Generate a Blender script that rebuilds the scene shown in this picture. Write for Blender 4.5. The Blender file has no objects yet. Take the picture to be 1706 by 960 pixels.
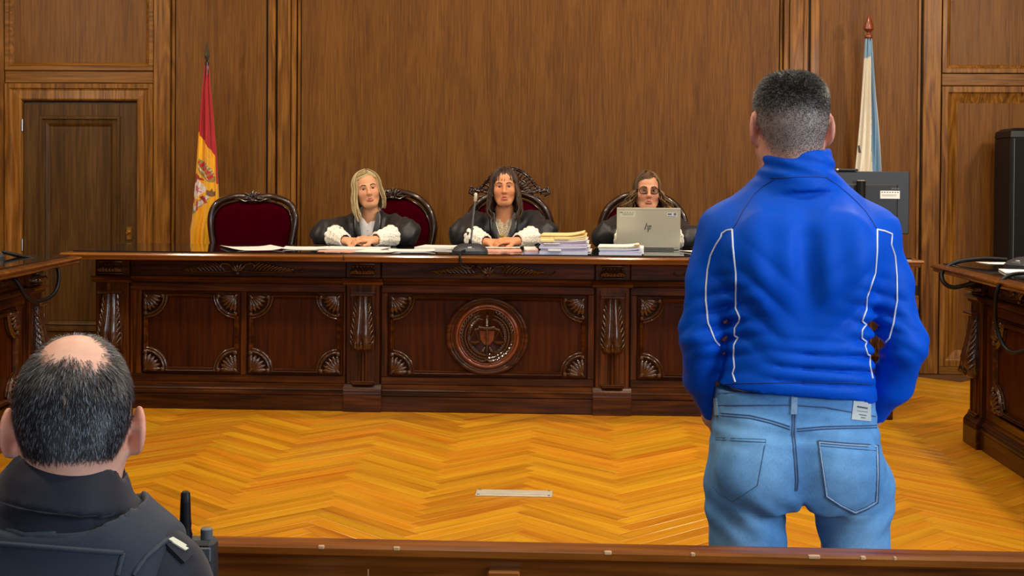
import bpy, bmesh, math, random
import numpy as np
from mathutils import Vector, Matrix
from mathutils.bvhtree import BVHTree
random.seed(7); RNG = np.random.default_rng(11)
SC = bpy.context.scene
COL = SC.collection
PI = math.pi

# ------------------------------------------------------------------ camera
F_PX, W_PX, H_PX, PP_Y = 2200.0, 1706.0, 960.0, 338.0
CAM_Z = 1.30
yaw, pitch, roll = math.radians(2.7), math.radians(-1.0), math.radians(0.38)
fw = Vector((-math.sin(yaw)*math.cos(pitch), math.cos(yaw)*math.cos(pitch), math.sin(pitch)))
r0 = Vector((math.cos(yaw), math.sin(yaw), 0)); u0 = r0.cross(fw)
cr = r0*math.cos(roll) + u0*math.sin(roll); cu = u0*math.cos(roll) - r0*math.sin(roll)
camd = bpy.data.cameras.new('camera'); cam = bpy.data.objects.new('camera', camd); COL.objects.link(cam)
cam.matrix_world = Matrix(((cr.x, cu.x, -fw.x, 0), (cr.y, cu.y, -fw.y, 0), (cr.z, cu.z, -fw.z, CAM_Z), (0, 0, 0, 1)))
camd.sensor_fit = 'HORIZONTAL'; camd.sensor_width = 36.0; camd.lens = 36.0*F_PX/W_PX
camd.shift_y = -(H_PX/2 - PP_Y)/W_PX
camd.clip_start = 0.05
SC.camera = cam

# ------------------------------------------------------------------ world, lights, exposure
wd = bpy.data.worlds.new('world'); SC.world = wd; wd.use_nodes = True
wd.node_tree.nodes['Background'].inputs[0].default_value = (0.75, 0.86, 1.0, 1)
wd.node_tree.nodes['Background'].inputs[1].default_value = 0.6
SC.view_settings.view_transform = 'Standard'; SC.view_settings.look = 'None'
SC.view_settings.gamma = 1.0; SC.view_settings.use_curve_mapping = False
SC.view_settings.exposure = -0.2

def area(name, loc, target, sx, sy, power, color):
    l = bpy.data.lights.new(name, 'AREA'); l.shape = 'RECTANGLE'; l.size = sx; l.size_y = sy
    l.energy = power; l.color = color
    o = bpy.data.objects.new(name, l); COL.objects.link(o); o.location = loc
    d = Vector(target) - Vector(loc)
    o.rotation_euler = d.to_track_quat('-Z', 'Y').to_euler()
    return o
WARM = (1.0, 0.85, 0.64); NEUT = (1.0, 0.92, 0.82); COOL = (0.74, 0.87, 1.0)
CEIL = 4.1
LAMPS = [  # x, y, size x, size y, power: the glowing panels of the ceiling downlights
    (-2.4, 7.43, .24, .24, 22), (-0.5, 7.43, .24, .24, 34), (1.42, 7.43, .24, .24, 34),
    (-3.1, 5.5, .24, .24, 36), (-1.3, 5.5, .24, .24, 42), (0.4, 5.5, .24, .24, 20), (2.25, 5.5, .24, .24, 100),
    (-2.4, 2.0, .24, .24, 36), (-0.5, 2.0, .24, .24, 36), (1.4, 2.0, .24, .24, 36)]
for i, (x, y, sx, sy, p) in enumerate(LAMPS):
    area('ceiling_lamp_light', (x, y, CEIL-0.085), (x, y, 0), sx, sy, p, WARM)
area('wall_lamp_light', (-4.42, 6.5, 2.75), (-1.6, 9.0, 1.5), 0.13, 0.13, 90, WARM)
area('wall_lamp_light', (3.46, 6.5, 2.75), (0.2, 8.6, 1.4), 0.22, 0.22, 70, WARM)
# daylight coming in through the rear and right-hand windows
area('window_daylight', (-2.6, -3.90, 2.1), (-2.0, 5, 1.0), 1.3, 1.9, 38, COOL)
area('window_daylight', (-0.2, -3.90, 2.1), (0.0, 5, 1.0), 1.3, 1.9, 38, COOL)
area('window_daylight', (2.2, -3.90, 2.1), (1.0, 5, 1.0), 1.3, 1.9, 38, COOL)
area('window_daylight', (3.50, 0.9, 2.1), (0.4, 3.2, 0.9), 1.4, 1.9, 150, COOL)

# ------------------------------------------------------------------ node helpers
def new_mat(name):
    m = bpy.data.materials.new(name); m.use_nodes = True
    nt = m.node_tree; b = nt.nodes['Principled BSDF']
    return m, nt, b
def nd(nt, typ, **kw):
    n = nt.nodes.new(typ)
    for k, v in kw.items():
        if k in n.inputs: n.inputs[k].default_value = v
        else: setattr(n, k, v)
    return n
def L(nt, a, b): nt.links.new(a, b)
def ramp(nt, stops):
    n = nt.nodes.new('ShaderNodeValToRGB'); cr_ = n.color_ramp
    while len(cr_.elements) > 1: cr_.elements.remove(cr_.elements[-1])
    cr_.elements[0].position = stops[0][0]; cr_.elements[0].color = (*stops[0][1], 1)
    for p, c in stops[1:]:
        e = cr_.elements.new(p); e.color = (*c, 1)
    return n
def srgb(r, g, b):
    f = lambda c: ((c/255)/12.92 if c/255 <= 0.04045 else ((c/255+0.055)/1.055)**2.4)
    return (f(r), f(g), f(b))

def wood(name, dark, mid, light, axis='Z', grain=1.0, rough=0.35, coat=0.0, fig=0.5, bump=0.15, coord='Object', island=0.0, spec=0.18):
    m, nt, b = new_mat(name)
    tc = nd(nt, 'ShaderNodeTexCoord')
    src = tc.outputs[coord]
    if coord == 'UV':
        rnd = nd(nt, 'ShaderNodeNewGeometry').outputs['Random Per Island']
        oi = nd(nt, 'ShaderNodeObjectInfo').outputs['Random']
        add = nd(nt, 'ShaderNodeMath', operation='ADD'); L(nt, rnd, add.inputs[0]); L(nt, oi, add.inputs[1])
        fr = nd(nt, 'ShaderNodeMath', operation='FRACT'); L(nt, add.outputs[0], fr.inputs[0])
        mul = nd(nt, 'ShaderNodeMath', operation='MULTIPLY'); L(nt, fr.outputs[0], mul.inputs[0]); mul.inputs[1].default_value = 37.0
        cx = nd(nt, 'ShaderNodeCombineXYZ'); 
        for k in range(3): L(nt, mul.outputs[0], cx.inputs[k])
        va = nd(nt, 'ShaderNodeVectorMath', operation='ADD'); L(nt, src, va.inputs[0]); L(nt, cx.outputs[0], va.inputs[1])
        src = va.outputs[0]
    s = {'Z': (1, 1, 0.045), 'X': (0.045, 1, 1), 'Y': (1, 0.045, 1)}[axis]
    mp = nd(nt, 'ShaderNodeMapping'); mp.inputs['Scale'].default_value = [c*60*grain for c in s]
    L(nt, src, mp.inputs['Vector'])
    n1 = nd(nt, 'ShaderNodeTexNoise', Scale=1.0, Detail=5.0, Roughness=0.65); L(nt, mp.outputs[0], n1.inputs['Vector'])
    mp2 = nd(nt, 'ShaderNodeMapping'); mp2.inputs['Scale'].default_value = [c*(7 if c == 1 else 14)*grain for c in s]
    L(nt, src, mp2.inputs['Vector'])
    n2 = nd(nt, 'ShaderNodeTexNoise', Scale=1.0, Detail=2.0, Distortion=0.6); L(nt, mp2.outputs[0], n2.inputs['Vector'])
    # cathedral figure: contour bands of the low noise
    k = nd(nt, 'ShaderNodeMath', operation='MULTIPLY'); L(nt, n2.outputs['Fac'], k.inputs[0]); k.inputs[1].default_value = 62.0
    sn = nd(nt, 'ShaderNodeMath', operation='SINE'); L(nt, k.outputs[0], sn.inputs[0])
    mx = nd(nt, 'ShaderNodeMath', operation='MULTIPLY_ADD'); L(nt, sn.outputs[0], mx.inputs[0]); mx.inputs[1].default_value = 0.10*fig; L(nt, n1.outputs['Fac'], mx.inputs[2])
    mx2 = nd(nt, 'ShaderNodeMath', operation='MULTIPLY_ADD'); L(nt, n2.outputs['Fac'], mx2.inputs[0]); mx2.inputs[1].default_value = 0.45; L(nt, mx.outputs[0], mx2.inputs[2])
    sub = nd(nt, 'ShaderNodeMath', operation='SUBTRACT'); L(nt, mx2.outputs[0], sub.inputs[0]); sub.inputs[1].default_value = 0.225
    rp = ramp(nt, [(0.28, dark), (0.5, mid), (0.74, light)]); L(nt, sub.outputs[0], rp.inputs[0])
    out = rp.outputs[0]
    if island:
        hs = nd(nt, 'ShaderNodeHueSaturation')
        mr = nd(nt, 'ShaderNodeMapRange'); L(nt, fr.outputs[0], mr.inputs[0]); mr.inputs[3].default_value = 1-island; mr.inputs[4].default_value = 1+island
        L(nt, mr.outputs[0], hs.inputs['Value'])
        f7 = nd(nt, 'ShaderNodeMath', operation='MULTIPLY'); L(nt, fr.outputs[0], f7.inputs[0]); f7.inputs[1].default_value = 7.31
        f8 = nd(nt, 'ShaderNodeMath', operation='FRACT'); L(nt, f7.outputs[0], f8.inputs[0])
        mr2 = nd(nt, 'ShaderNodeMapRange'); L(nt, f8.outputs[0], mr2.inputs[0]); mr2.inputs[3].default_value = 0.49; mr2.inputs[4].default_value = 0.508
        L(nt, mr2.outputs[0], hs.inputs['Hue'])
        L(nt, out, hs.inputs['Color']); out = hs.outputs[0]
    L(nt, out, b.inputs['Base Color'])
    b.inputs['Roughness'].default_value = rough
    b.inputs['Coat Weight'].default_value = coat; b.inputs['Coat Roughness'].default_value = 0.12; b.inputs['Specular IOR Level'].default_value = spec
    if bump:
        bp = nd(nt, 'ShaderNodeBump', Strength=bump, Distance=0.002); L(nt, n1.outputs['Fac'], bp.inputs['Height']); L(nt, bp.outputs[0], b.inputs['Normal'])
    return m

def plain(name, color, rough=0.5, metal=0.0, coat=0.0, noise=0.0, nscale=60.0, bump=0.0, bscale=300.0, sheen=0.0, spec=0.5, sss=0.0):
    m, nt, b = new_mat(name)
    b.inputs['Roughness'].default_value = rough; b.inputs['Metallic'].default_value = metal
    b.inputs['Coat Weight'].default_value = coat; b.inputs['Sheen Weight'].default_value = sheen
    b.inputs['Specular IOR Level'].default_value = spec
    tc = nd(nt, 'ShaderNodeTexCoord')
    n = nd(nt, 'ShaderNodeTexNoise', Scale=nscale, Detail=4.0); L(nt, tc.outputs['Object'], n.inputs['Vector'])
    lo = tuple(max(0, c*(1-noise)) for c in color); hi = tuple(c*(1+noise) for c in color)
    rp = ramp(nt, [(0.3, lo), (0.7, hi)]); L(nt, n.outputs['Fac'], rp.inputs[0]); L(nt, rp.outputs[0], b.inputs['Base Color'])
    if bump:
        n2 = nd(nt, 'ShaderNodeTexNoise', Scale=bscale, Detail=3.0); L(nt, tc.outputs['Object'], n2.inputs['Vector'])
        bp = nd(nt, 'ShaderNodeBump', Strength=bump, Distance=0.003); L(nt, n2.outputs['Fac'], bp.inputs['Height']); L(nt, bp.outputs[0], b.inputs['Normal'])
    return m

def vcol(name, rough=0.5, noise=0.08, nscale=120.0, bump=0.0, bscale=500.0, sss=0.0, coat=0.0, spec=0.5, sheen=0.0):
    """material that takes its colour from the mesh's own 'Col' attribute"""
    m, nt, b = new_mat(name)
    at = nd(nt, 'ShaderNodeAttribute'); at.attribute_name = 'Col'
    tc = nd(nt, 'ShaderNodeTexCoord')
    n = nd(nt, 'ShaderNodeTexNoise', Scale=nscale, Detail=4.0); L(nt, tc.outputs['Object'], n.inputs['Vector'])
    mr = nd(nt, 'ShaderNodeMapRange'); L(nt, n.outputs['Fac'], mr.inputs[0]); mr.inputs[1].default_value = 0.3; mr.inputs[2].default_value = 0.7
    mr.inputs[3].default_value = 1-noise; mr.inputs[4].default_value = 1+noise
    hs = nd(nt, 'ShaderNodeHueSaturation'); L(nt, at.outputs['Color'], hs.inputs['Color']); L(nt, mr.outputs[0], hs.inputs['Value'])
    L(nt, hs.outputs[0], b.inputs['Base Color'])
    b.inputs['Roughness'].default_value = rough; b.inputs['Coat Weight'].default_value = coat
    b.inputs['Specular IOR Level'].default_value = spec; b.inputs['Sheen Weight'].default_value = sheen
    if sss:
        b.inputs['Subsurface Weight'].default_value = sss; b.inputs['Subsurface Radius'].default_value = (0.012, 0.005, 0.003); b.inputs['Subsurface Scale'].default_value = 0.6
    if bump:
        n2 = nd(nt, 'ShaderNodeTexNoise', Scale=bscale, Detail=3.0); L(nt, tc.outputs['Object'], n2.inputs['Vector'])
        bp = nd(nt, 'ShaderNodeBump', Strength=bump, Distance=0.002); L(nt, n2.outputs['Fac'], bp.inputs['Height']); L(nt, bp.outputs[0], b.inputs['Normal'])
    return m

def emis(name, color, s):
    m, nt, b = new_mat(name); b.inputs['Base Color'].default_value = (*color, 1)
    b.inputs['Emission Color'].default_value = (*color, 1); b.inputs['Emission Strength'].default_value = s
    return m

OAK_D, OAK_M, OAK_L = srgb(84, 50, 14), srgb(106, 66, 20), srgb(122, 80, 28)
M = {}
M['oak'] = wood('oak_panel', OAK_D, OAK_M, OAK_L, 'Z', 1.5, 0.45, 0.0, 0.2)
M['oak_v'] = wood('oak_post', srgb(84, 50, 15), srgb(122, 78, 26), srgb(150, 102, 42), 'Z', 0.9, 0.36, 0.1, 0.9)
M['oak_h'] = wood('oak_rail', srgb(84, 50, 15), srgb(116, 74, 24), srgb(142, 95, 38), 'X', 0.9, 0.36, 0.1, 0.7)
M['oak_groove'] = plain('oak_groove', srgb(38, 22, 9), 0.5)
M['door'] = wood('door_wood', srgb(52, 34, 14), srgb(76, 51, 21), srgb(94, 66, 29), 'Z', 0.9, 0.42, 0.1, 0.35)
M['walnut'] = wood('walnut', srgb(28, 11, 2), srgb(62, 29, 6), srgb(100, 52, 14), 'X', 0.7, 0.30, 0.14, 0.5)
M['walnut_v'] = wood('walnut_post', srgb(28, 11, 2), srgb(62, 29, 6), srgb(104, 54, 14), 'Z', 0.7, 0.30, 0.14, 0.5)
M['walnut_p'] = wood('walnut_panel', srgb(38, 14, 2), srgb(60, 25, 4), srgb(76, 34, 7), 'Z', 0.9, 0.36, 0.03, 0.2, 0.15, 'Object', 0.0, 0.12)
M['carve'] = plain('carved_walnut', srgb(64, 36, 17), 0.24, 0, 0.4, 0.35, 40)
M['carve_red'] = plain('carved_walnut_red', srgb(110, 52, 22), 0.22, 0, 0.7, 0.25, 40)
M['edge'] = wood('table_edge_wood', srgb(96, 54, 18), srgb(132, 80, 30), srgb(158, 102, 44), 'X', 0.6, 0.2, 0.6, 0.4)
M['edge_y'] = wood('side_table_edge_wood', srgb(70, 38, 16), srgb(104, 60, 26), srgb(130, 80, 36), 'Y', 0.6, 0.25, 0.5, 0.4)
M['rail'] = wood('barrier_wood', srgb(84, 42, 10), srgb(124, 68, 18), srgb(146, 86, 28), 'X', 0.8, 0.3, 0.15, 0.5)
M['parquet'] = wood('parquet', srgb(170, 104, 10), srgb(198, 134, 20), srgb(212, 152, 32), 'X', 0.5, 0.32, 0.12, 0.25, 0.05, 'UV', 0.13, 0.3)
M['black_glass'] = plain('dark_table_top', (0.012, 0.010, 0.009), 0.06, 0, 0.3)
M['black'] = plain('black_plastic', (0.005, 0.005, 0.006), 0.45, 0, 0, 0.1, spec=0.25)
M['charcoal'] = plain('charcoal_plastic', srgb(44, 48, 54), 0.45, 0, 0, 0.1)
M['dgrey'] = plain('grey_plastic', srgb(92, 96, 100), 0.4, 0, 0, 0.1)
M['steel'] = plain('steel', (0.62, 0.62, 0.60), 0.28, 1.0, 0, 0.1)
M['alu'] = plain('aluminium', srgb(204, 198, 180), 0.4, 0.25, 0, 0.06, 20)
M['white'] = plain('white_paper', srgb(240, 240, 236), 0.6, 0, 0, 0.02)
M['paper_y'] = plain('cream_paper', srgb(236, 222, 160), 0.6, 0, 0, 0.05)
M['paper_v'] = plain('lilac_paper', srgb(202, 194, 222), 0.6, 0, 0, 0.06)
M['paper_b'] = plain('blue_white_paper', srgb(206, 210, 234), 0.6, 0, 0, 0.05)
M['tab'] = plain('orange_tab', srgb(232, 168, 50), 0.5)
M['pink'] = plain('pink_paper', srgb(236, 170, 150), 0.5, 0, 0, 0.3, 30)
M['gold'] = plain('brass', srgb(205, 165, 80), 0.3, 1.0)
M['velvet'] = plain('burgundy_velvet', srgb(54, 0, 10), 0.9, 0, 0, 0.12, 25, 0.05, 400, 0.0, 0.0)
M['chairwood'] = plain('dark_chair_wood', srgb(44, 24, 14), 0.22, 0, 0.6, 0.3, 30)
M['plaster'] = plain('plaster', srgb(214, 204, 186), 0.8, 0, 0, 0.03, 8)
M['glow'] = emis('lamp_diffuser', (1.0, 0.86, 0.68), 4.0)
M['slab'] = plain('floor_slab', srgb(88, 56, 24), 0.6, 0, 0, 0.2, 12)

# ------------------------------------------------------------------ mesh helpers
class MB:
    def __init__(s): s.v = []; s.f = []; s.c = None
    def add(s, vs, fs):
        o = len(s.v); s.v.extend([tuple(p) for p in vs]); s.f.extend([tuple(i+o for i in f) for f in fs]); return s
    def box(s, x0, x1, y0, y1, z0, z1, bev=0.0):
        if bev <= 0:
            vs = [(x, y, z) for z in (z0, z1) for y in (y0, y1) for x in (x0, x1)]
            return s.add(vs, [(0, 2, 3, 1), (4, 5, 7, 6), (0, 1, 5, 4), (2, 6, 7, 3), (0, 4, 6, 2), (1, 3, 7, 5)])
        b = min(bev, (x1-x0)*.49, (y1-y0)*.49, (z1-z0)*.49)
        vs = []; idx = {}
        for ix, (xa, sx) in enumerate(((x0, 1), (x1, -1))):
            for iy, (ya, sy) in enumerate(((y0, 1), (y1, -1))):
                for iz, (za, sz) in enumerate(((z0, 1), (z1, -1))):
                    idx[ix, iy, iz, 0] = len(vs); vs.append((xa, ya+sy*b, za+sz*b))
                    idx[ix, iy, iz, 1] = len(vs); vs.append((xa+sx*b, ya, za+sz*b))
                    idx[ix, iy, iz, 2] = len(vs); vs.append((xa+sx*b, ya+sy*b, za))
        I = lambda *a: idx[a]
        fs = []
        for i in (0, 1):
            fs.append([I(i, 0, 0, 0), I(i, 1, 0, 0), I(i, 1, 1, 0), I(i, 0, 1, 0)])
            fs.append([I(0, i, 0, 1), I(1, i, 0, 1), I(1, i, 1, 1), I(0, i, 1, 1)])
            fs.append([I(0, 0, i, 2), I(1, 0, i, 2), I(1, 1, i, 2), I(0, 1, i, 2)])
        for a in (0, 1):
            for c in (0, 1):
                fs.append([I(a, c, 0, 0), I(a, c, 1, 0), I(a, c, 1, 1), I(a, c, 0, 1)])
                fs.append([I(a, 0, c, 0), I(a, 1, c, 0), I(a, 1, c, 2), I(a, 0, c, 2)])
                fs.append([I(0, a, c, 1), I(1, a, c, 1), I(1, a, c, 2), I(0, a, c, 2)])
                for d in (0, 1): fs.append([I(a, c, d, 0), I(a, c, d, 1), I(a, c, d, 2)])
        return s.add(vs, fs)
    def prism(s, pts, d0, d1, plane='xz'):
        """polygon extruded between d0 and d1 along the axis the plane lacks"""
        n = len(pts)
        def mk(a, b, d): return {'xz': (a, d, b), 'xy': (a, b, d), 'yz': (d, a, b)}[plane]
        vs = [mk(a, b, d0) for a, b in pts] + [mk(a, b, d1) for a, b in pts]
        fs = [tuple(range(n)), tuple(range(2*n-1, n-1, -1))] + [(i, i+n, (i+1) % n+n, (i+1) % n) for i in range(n)]
        return s.add(vs, fs)
    def tube(s, path, r, sides=8, cap=True, flat=None, up=None):
        """swept tube; r a number or list; flat=(a,b) scales the section"""
        P = [Vector(p) for p in path]; n = len(P); rs = r if isinstance(r, (list, tuple, np.ndarray)) else [r]*n
        rings = []; ref = Vector(up) if up else None
        prev = None
        for i in range(n):
            t = (P[min(i+1, n-1)] - P[max(i-1, 0)])
            t = t.normalized() if t.length > 1e-9 else Vector((0, 0, 1))
            if ref is not None: a = t.cross(ref)
            elif prev is None: a = t.cross(Vector((0, 0, 1))) if abs(t.z) < .9 else t.cross(Vector((1, 0, 0)))
            else: a = prev - t*prev.dot(t)
            a = a.normalized() if a.length > 1e-9 else Vector((1, 0, 0)); prev = a
            b = t.cross(a)
            fa, fb = flat or (1, 1)
            rings.append([P[i] + a*(math.cos(2*PI*k/sides)*rs[i]*fa) + b*(math.sin(2*PI*k/sides)*rs[i]*fb) for k in range(sides)])
        return s.loft(rings, True, cap)
    def loft(s, rings, closed=True, cap=True):
        n = len(rings[0]); vs = [p for r in rings for p in r]; fs = []
        for i in range(len(rings)-1):
            for k in range(n if closed else n-1):
                fs.append((i*n+k, i*n+(k+1) % n, (i+1)*n+(k+1) % n, (i+1)*n+k))
        if cap and closed: fs += [tuple(range(n-1, -1, -1)), tuple((len(rings)-1)*n+k for k in range(n))]
        return s.add(vs, fs)
    def lathe(s, prof, c=(0, 0, 0), sides=20, axis='z'):
        rings = []
        for r, h in prof:
            ring = []
            for k in range(sides):
                a = 2*PI*k/sides; x, y = r*math.cos(a), r*math.sin(a)
                q = {'z': (x, y, h), 'y': (x, h, y), 'x': (h, x, y)}[axis]
                ring.append((c[0]+q[0], c[1]+q[1], c[2]+q[2]))
            rings.append(ring)
        return s.loft(rings)
    def ellipsoid(s, c, r, nu=12, nv=8, rot=None):
        rings = []
        for j in range(nv+1):
            t = -PI/2 + PI*j/nv; ring = []
            for k in range(nu):
                a = 2*PI*k/nu
                q = Vector((r[0]*math.cos(t)*math.cos(a), r[1]*math.cos(t)*math.sin(a), r[2]*math.sin(t)))
                if rot is not None: q = rot @ q
                ring.append(tuple(Vector(c)+q))
            rings.append(ring)
        return s.loft(rings, True, False)
    def xf(s, mat, start=0):
        for i in range(start, len(s.v)): s.v[i] = tuple(mat @ Vector(s.v[i]))
        return s
    def mesh(s, name, smooth=False):
        me = bpy.data.meshes.new(name); me.from_pydata(s.v, [], s.f); me.validate()
        bm = bmesh.new(); bm.from_mesh(me); bmesh.ops.recalc_face_normals(bm, faces=bm.faces); bm.to_mesh(me); bm.free()
        if smooth: set_smooth(me, smooth)
        return me
    def build(s, name, mat, parent=None, smooth=False):
        return link(name, s.mesh(name, smooth), mat, parent)
def set_smooth(me, ang):
    me.polygons.foreach_set('use_smooth', [True]*len(me.polygons))
    if ang is not True: me.set_sharp_from_angle(angle=math.radians(ang))
def link(name, me, mat, parent=None):
    if mat is not None and len(me.materials) == 0: me.materials.append(M[mat] if isinstance(mat, str) else mat)
    o = bpy.data.objects.new(name, me); COL.objects.link(o)
    if parent is not None: put(o, parent)
    return o
def wm(o):
    m = o.matrix_basis.copy()
    if o.parent: m = wm(o.parent) @ o.matrix_parent_inverse @ m
    return m
def put(o, parent):
    """parent o, authored in the parent's own frame"""
    o.parent = parent
def keep(o, parent):
    """parent o, authored in world coordinates"""
    o.parent = parent; o.matrix_parent_inverse = wm(parent).inverted()
    return o
def thing(name, label, cat, loc=(0, 0, 0), rz=0.0, group=None):
    o = bpy.data.objects.new(name, None); COL.objects.link(o); o.empty_display_size = 0.1
    o.location = loc; o.rotation_euler = (0, 0, rz)
    return tag(o, label, cat, group)
def tag(o, label, cat, group=None):
    o['label'] = label; o['category'] = cat
    if group: o['group'] = group
    return o
def struct(o, label=None):
    o['kind'] = 'structure'
    if label: o['label'] = label
    return o
def wpart(mb, name, mat, parent, smooth=False):
    return keep(mb.build(name, mat, None, smooth), parent)
def set_col(me, cols):
    a = me.color_attributes.new('Col', 'FLOAT_COLOR', 'POINT')
    c = np.ones((len(me.vertices), 4), np.float32); c[:, :3] = cols
    a.data.foreach_set('color', c.ravel())
# ================================================================== the room
XL, XR, YF, YR = -4.6, 3.64, 9.08, -4.0
LOW = -0.22                      # the public area lies one step below the parquet
def mframe(x0, x1, z0, z1, prof, mb=None):
    """mitred moulding round a rectangle in the xz plane; prof = [(inset, y), ...]"""
    mb = mb or MB(); vs = []; n = len(prof)
    for d, y in prof:
        vs += [(x0+d, y, z0+d), (x1-d, y, z0+d), (x1-d, y, z1-d), (x0+d, y, z1-d)]
    fs = []
    for i in range(n-1):
        for k in range(4): fs.append((i*4+k, i*4+(k+1) % 4, (i+1)*4+(k+1) % 4, (i+1)*4+k))
    return mb.add(vs, fs)
wall = struct(MB().box(XL-0.1, XR+0.1, YF+0.035, YF+0.2, LOW-0.1, CEIL+0.1).build('wall_far', 'oak_groove'), 'oak panelled wall behind the judges')
def wp(mb, name, mat, sm=False): o = mb.build(name, mat, None, sm); return keep(o, wall)
def panel(x0, x1, z0, z1, y=YF+0.012, mat='oak'): wp(MB().box(x0, x1, y, YF+0.04, z0, z1, 0.003), 'panel', mat)
def post(x0, x1, z0, z1, y=YF-0.012, mat='oak_v', bev=0.004): wp(MB().box(x0, x1, y, YF+0.04, z0, z1, bev), 'post', mat)
def rail_(x0, x1, z0, z1, y=YF-0.006): wp(MB().box(x0, x1, y, YF+0.04, z0, z1, 0.004), 'rail', 'oak_h')
ZT = CEIL
# left bay: tall field above, door below
post(XL, -3.992, 0, ZT); 
wp(mframe(-3.985, -2.930, 2.041, 3.62, [(0, YF-.012), (.004, YF-.016), (.03, YF-.016), (.036, YF-.004), (.05, YF+.002), (.058, YF+.012), (.063, YF+.03)]), 'moulding', 'oak_h')
panel(-3.94, -2.975, 2.09, 3.58)
rail_(-3.985, -2.93, 3.63, ZT)
rail_(-3.985, -2.93, 1.956, 2.038)
post(-2.927, -2.812, 0, ZT, YF-.02); post(-2.808, -2.786, 0, ZT, YF+.004, 'oak_v', .003)
panel(-2.780, -2.142, .46, ZT)
rail_(-2.780, -2.142, .36, .45, YF+.004); panel(-2.780, -2.142, .12, .352, YF+.014); rail_(-2.780, -2.142, 0, .112, YF-.004)
# pilaster group left of the middle field
post(-2.127, -2.074, 0, ZT, YF-.004); post(-2.056, -1.967, 0, ZT, YF-.024); post(-1.963, -1.928, 0, ZT, YF-.014)
post(-1.921, -1.902, 0, ZT, YF-.002, 'oak_v', .006)
# the wide veneered middle field
panel(-1.896, 1.386, .12, ZT, YF+.010)
rail_(-1.896, 1.386, 0, .115)
post(1.392, 1.408, 0, ZT, YF-.002, 'oak_v', .006)
post(1.415, 1.450, 0, ZT, YF-.014); post(1.453, 1.545, 0, ZT, YF-.024); post(1.548, 1.580, 0, ZT, YF-.006)
post(1.597, 1.650, 0, ZT, YF-.004)
panel(1.657, 2.318, .62, ZT)
wp(mframe(1.640, 2.335, .60, 5.2, [(.0, YF-.002), (.014, YF-.002), (.022, YF+.02)]), 'moulding', 'oak_v')
rail_(1.657, 2.345, .43, .53, YF+.0); panel(1.657, 2.345, .115, .425, YF+.014); rail_(1.657, 2.345, .0, .11, YF-.002)
post(2.352, 2.470, 0, ZT, YF-.02)
# right bay
wp(mframe(2.478, 3.60, 2.041, 3.62, [(0, YF-.012), (.004, YF-.016), (.03, YF-.016), (.036, YF-.004), (.05, YF+.002), (.058, YF+.012), (.063, YF+.03)]), 'moulding', 'oak_v')
panel(2.53, 3.55, 2.09, 3.58); rail_(2.478, XR, 3.63, ZT); rail_(2.478, XR, 1.956, 2.038)
wp(mframe(2.478, 3.62, .05, 1.952, [(0, YF-.012), (.004, YF-.018), (.04, YF-.018), (.045, YF-.008), (.052, YF-.004), (.112, YF+.016), (.118, YF+.03)]), 'moulding', 'oak_v')
panel(2.585, 3.52, .15, 1.85, YF+.016); rail_(2.478, XR, 0, .05, YF-.02)

# ---- door
dr = struct(MB().box(-3.857, -3.053, YF+.016, YF+.05, 0, 1.812).build('door_1', 'door'), 'dark oak panelled door left of the flag')
keep(dr, wall); dr.parent = None; dr.matrix_parent_inverse = Matrix()
def dp(mb, name, mat, sm=False): return keep(mb.build(name, mat, None, sm), dr)
CAS = [(0, YF-.012), (.004, YF-.022), (.034, YF-.022), (.04, YF-.012), (.05, YF-.008), (.108, YF-.012), (.118, YF-.004), (.125, YF+.02)]
mb = MB()
def casing(x0, x1, z1, prof):
    m = MB(); n = len(prof); vs = []
    for d, y in prof: vs += [(x0+d, y, 0), (x0+d, y, z1-d), (x1-d, y, z1-d), (x1-d, y, 0)]
    fs = [(i*4+k, i*4+k+1, (i+1)*4+k+1, (i+1)*4+k) for i in range(n-1) for k in range(3)]
    return m.add(vs, fs)
dp(casing(-3.985, -2.93, 1.953, CAS), 'casing', 'oak_v')
dp(MB().box(-3.857, -3.735, YF+.006, YF+.03, 0.0, 1.812, .004), 'stile', 'door'); dp(MB().box(-3.175, -3.053, YF+.006, YF+.03, 0, 1.812, .004), 'stile', 'door')
dp(MB().box(-3.735, -3.175, YF+.006, YF+.03, 1.722, 1.812, .004), 'door_rail', 'door'); dp(MB().box(-3.735, -3.175, YF+.006, YF+.03, 0, .22, .004), 'door_rail', 'door')
dp(mframe(-3.745, -3.165, .215, 1.728, [(0, YF+.006), (.006, YF-.008), (.022, YF-.008), (.03, YF+.004), (.042, YF+.006), (.05, YF-.002), (.06, YF+.002), (.075, YF+.014)]), 'moulding', 'door')
dp(MB().box(-3.672, -3.238, YF+.010, YF+.03, .288, 1.655, .006), 'door_panel', 'door')
for z in (1.62, .78, .2): dp(MB().lathe([(.008, 0), (.008, .08), (.003, .085)], (-3.862, YF-.004, z), 8), 'hinge', 'steel')
dp(MB().box(-3.125, -3.085, YF-.006, YF+.012, .86, .955, .006).box(-3.118, -3.092, YF-.05, YF-.006, .90, .925, .008), 'door_handle', 'gold')

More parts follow.
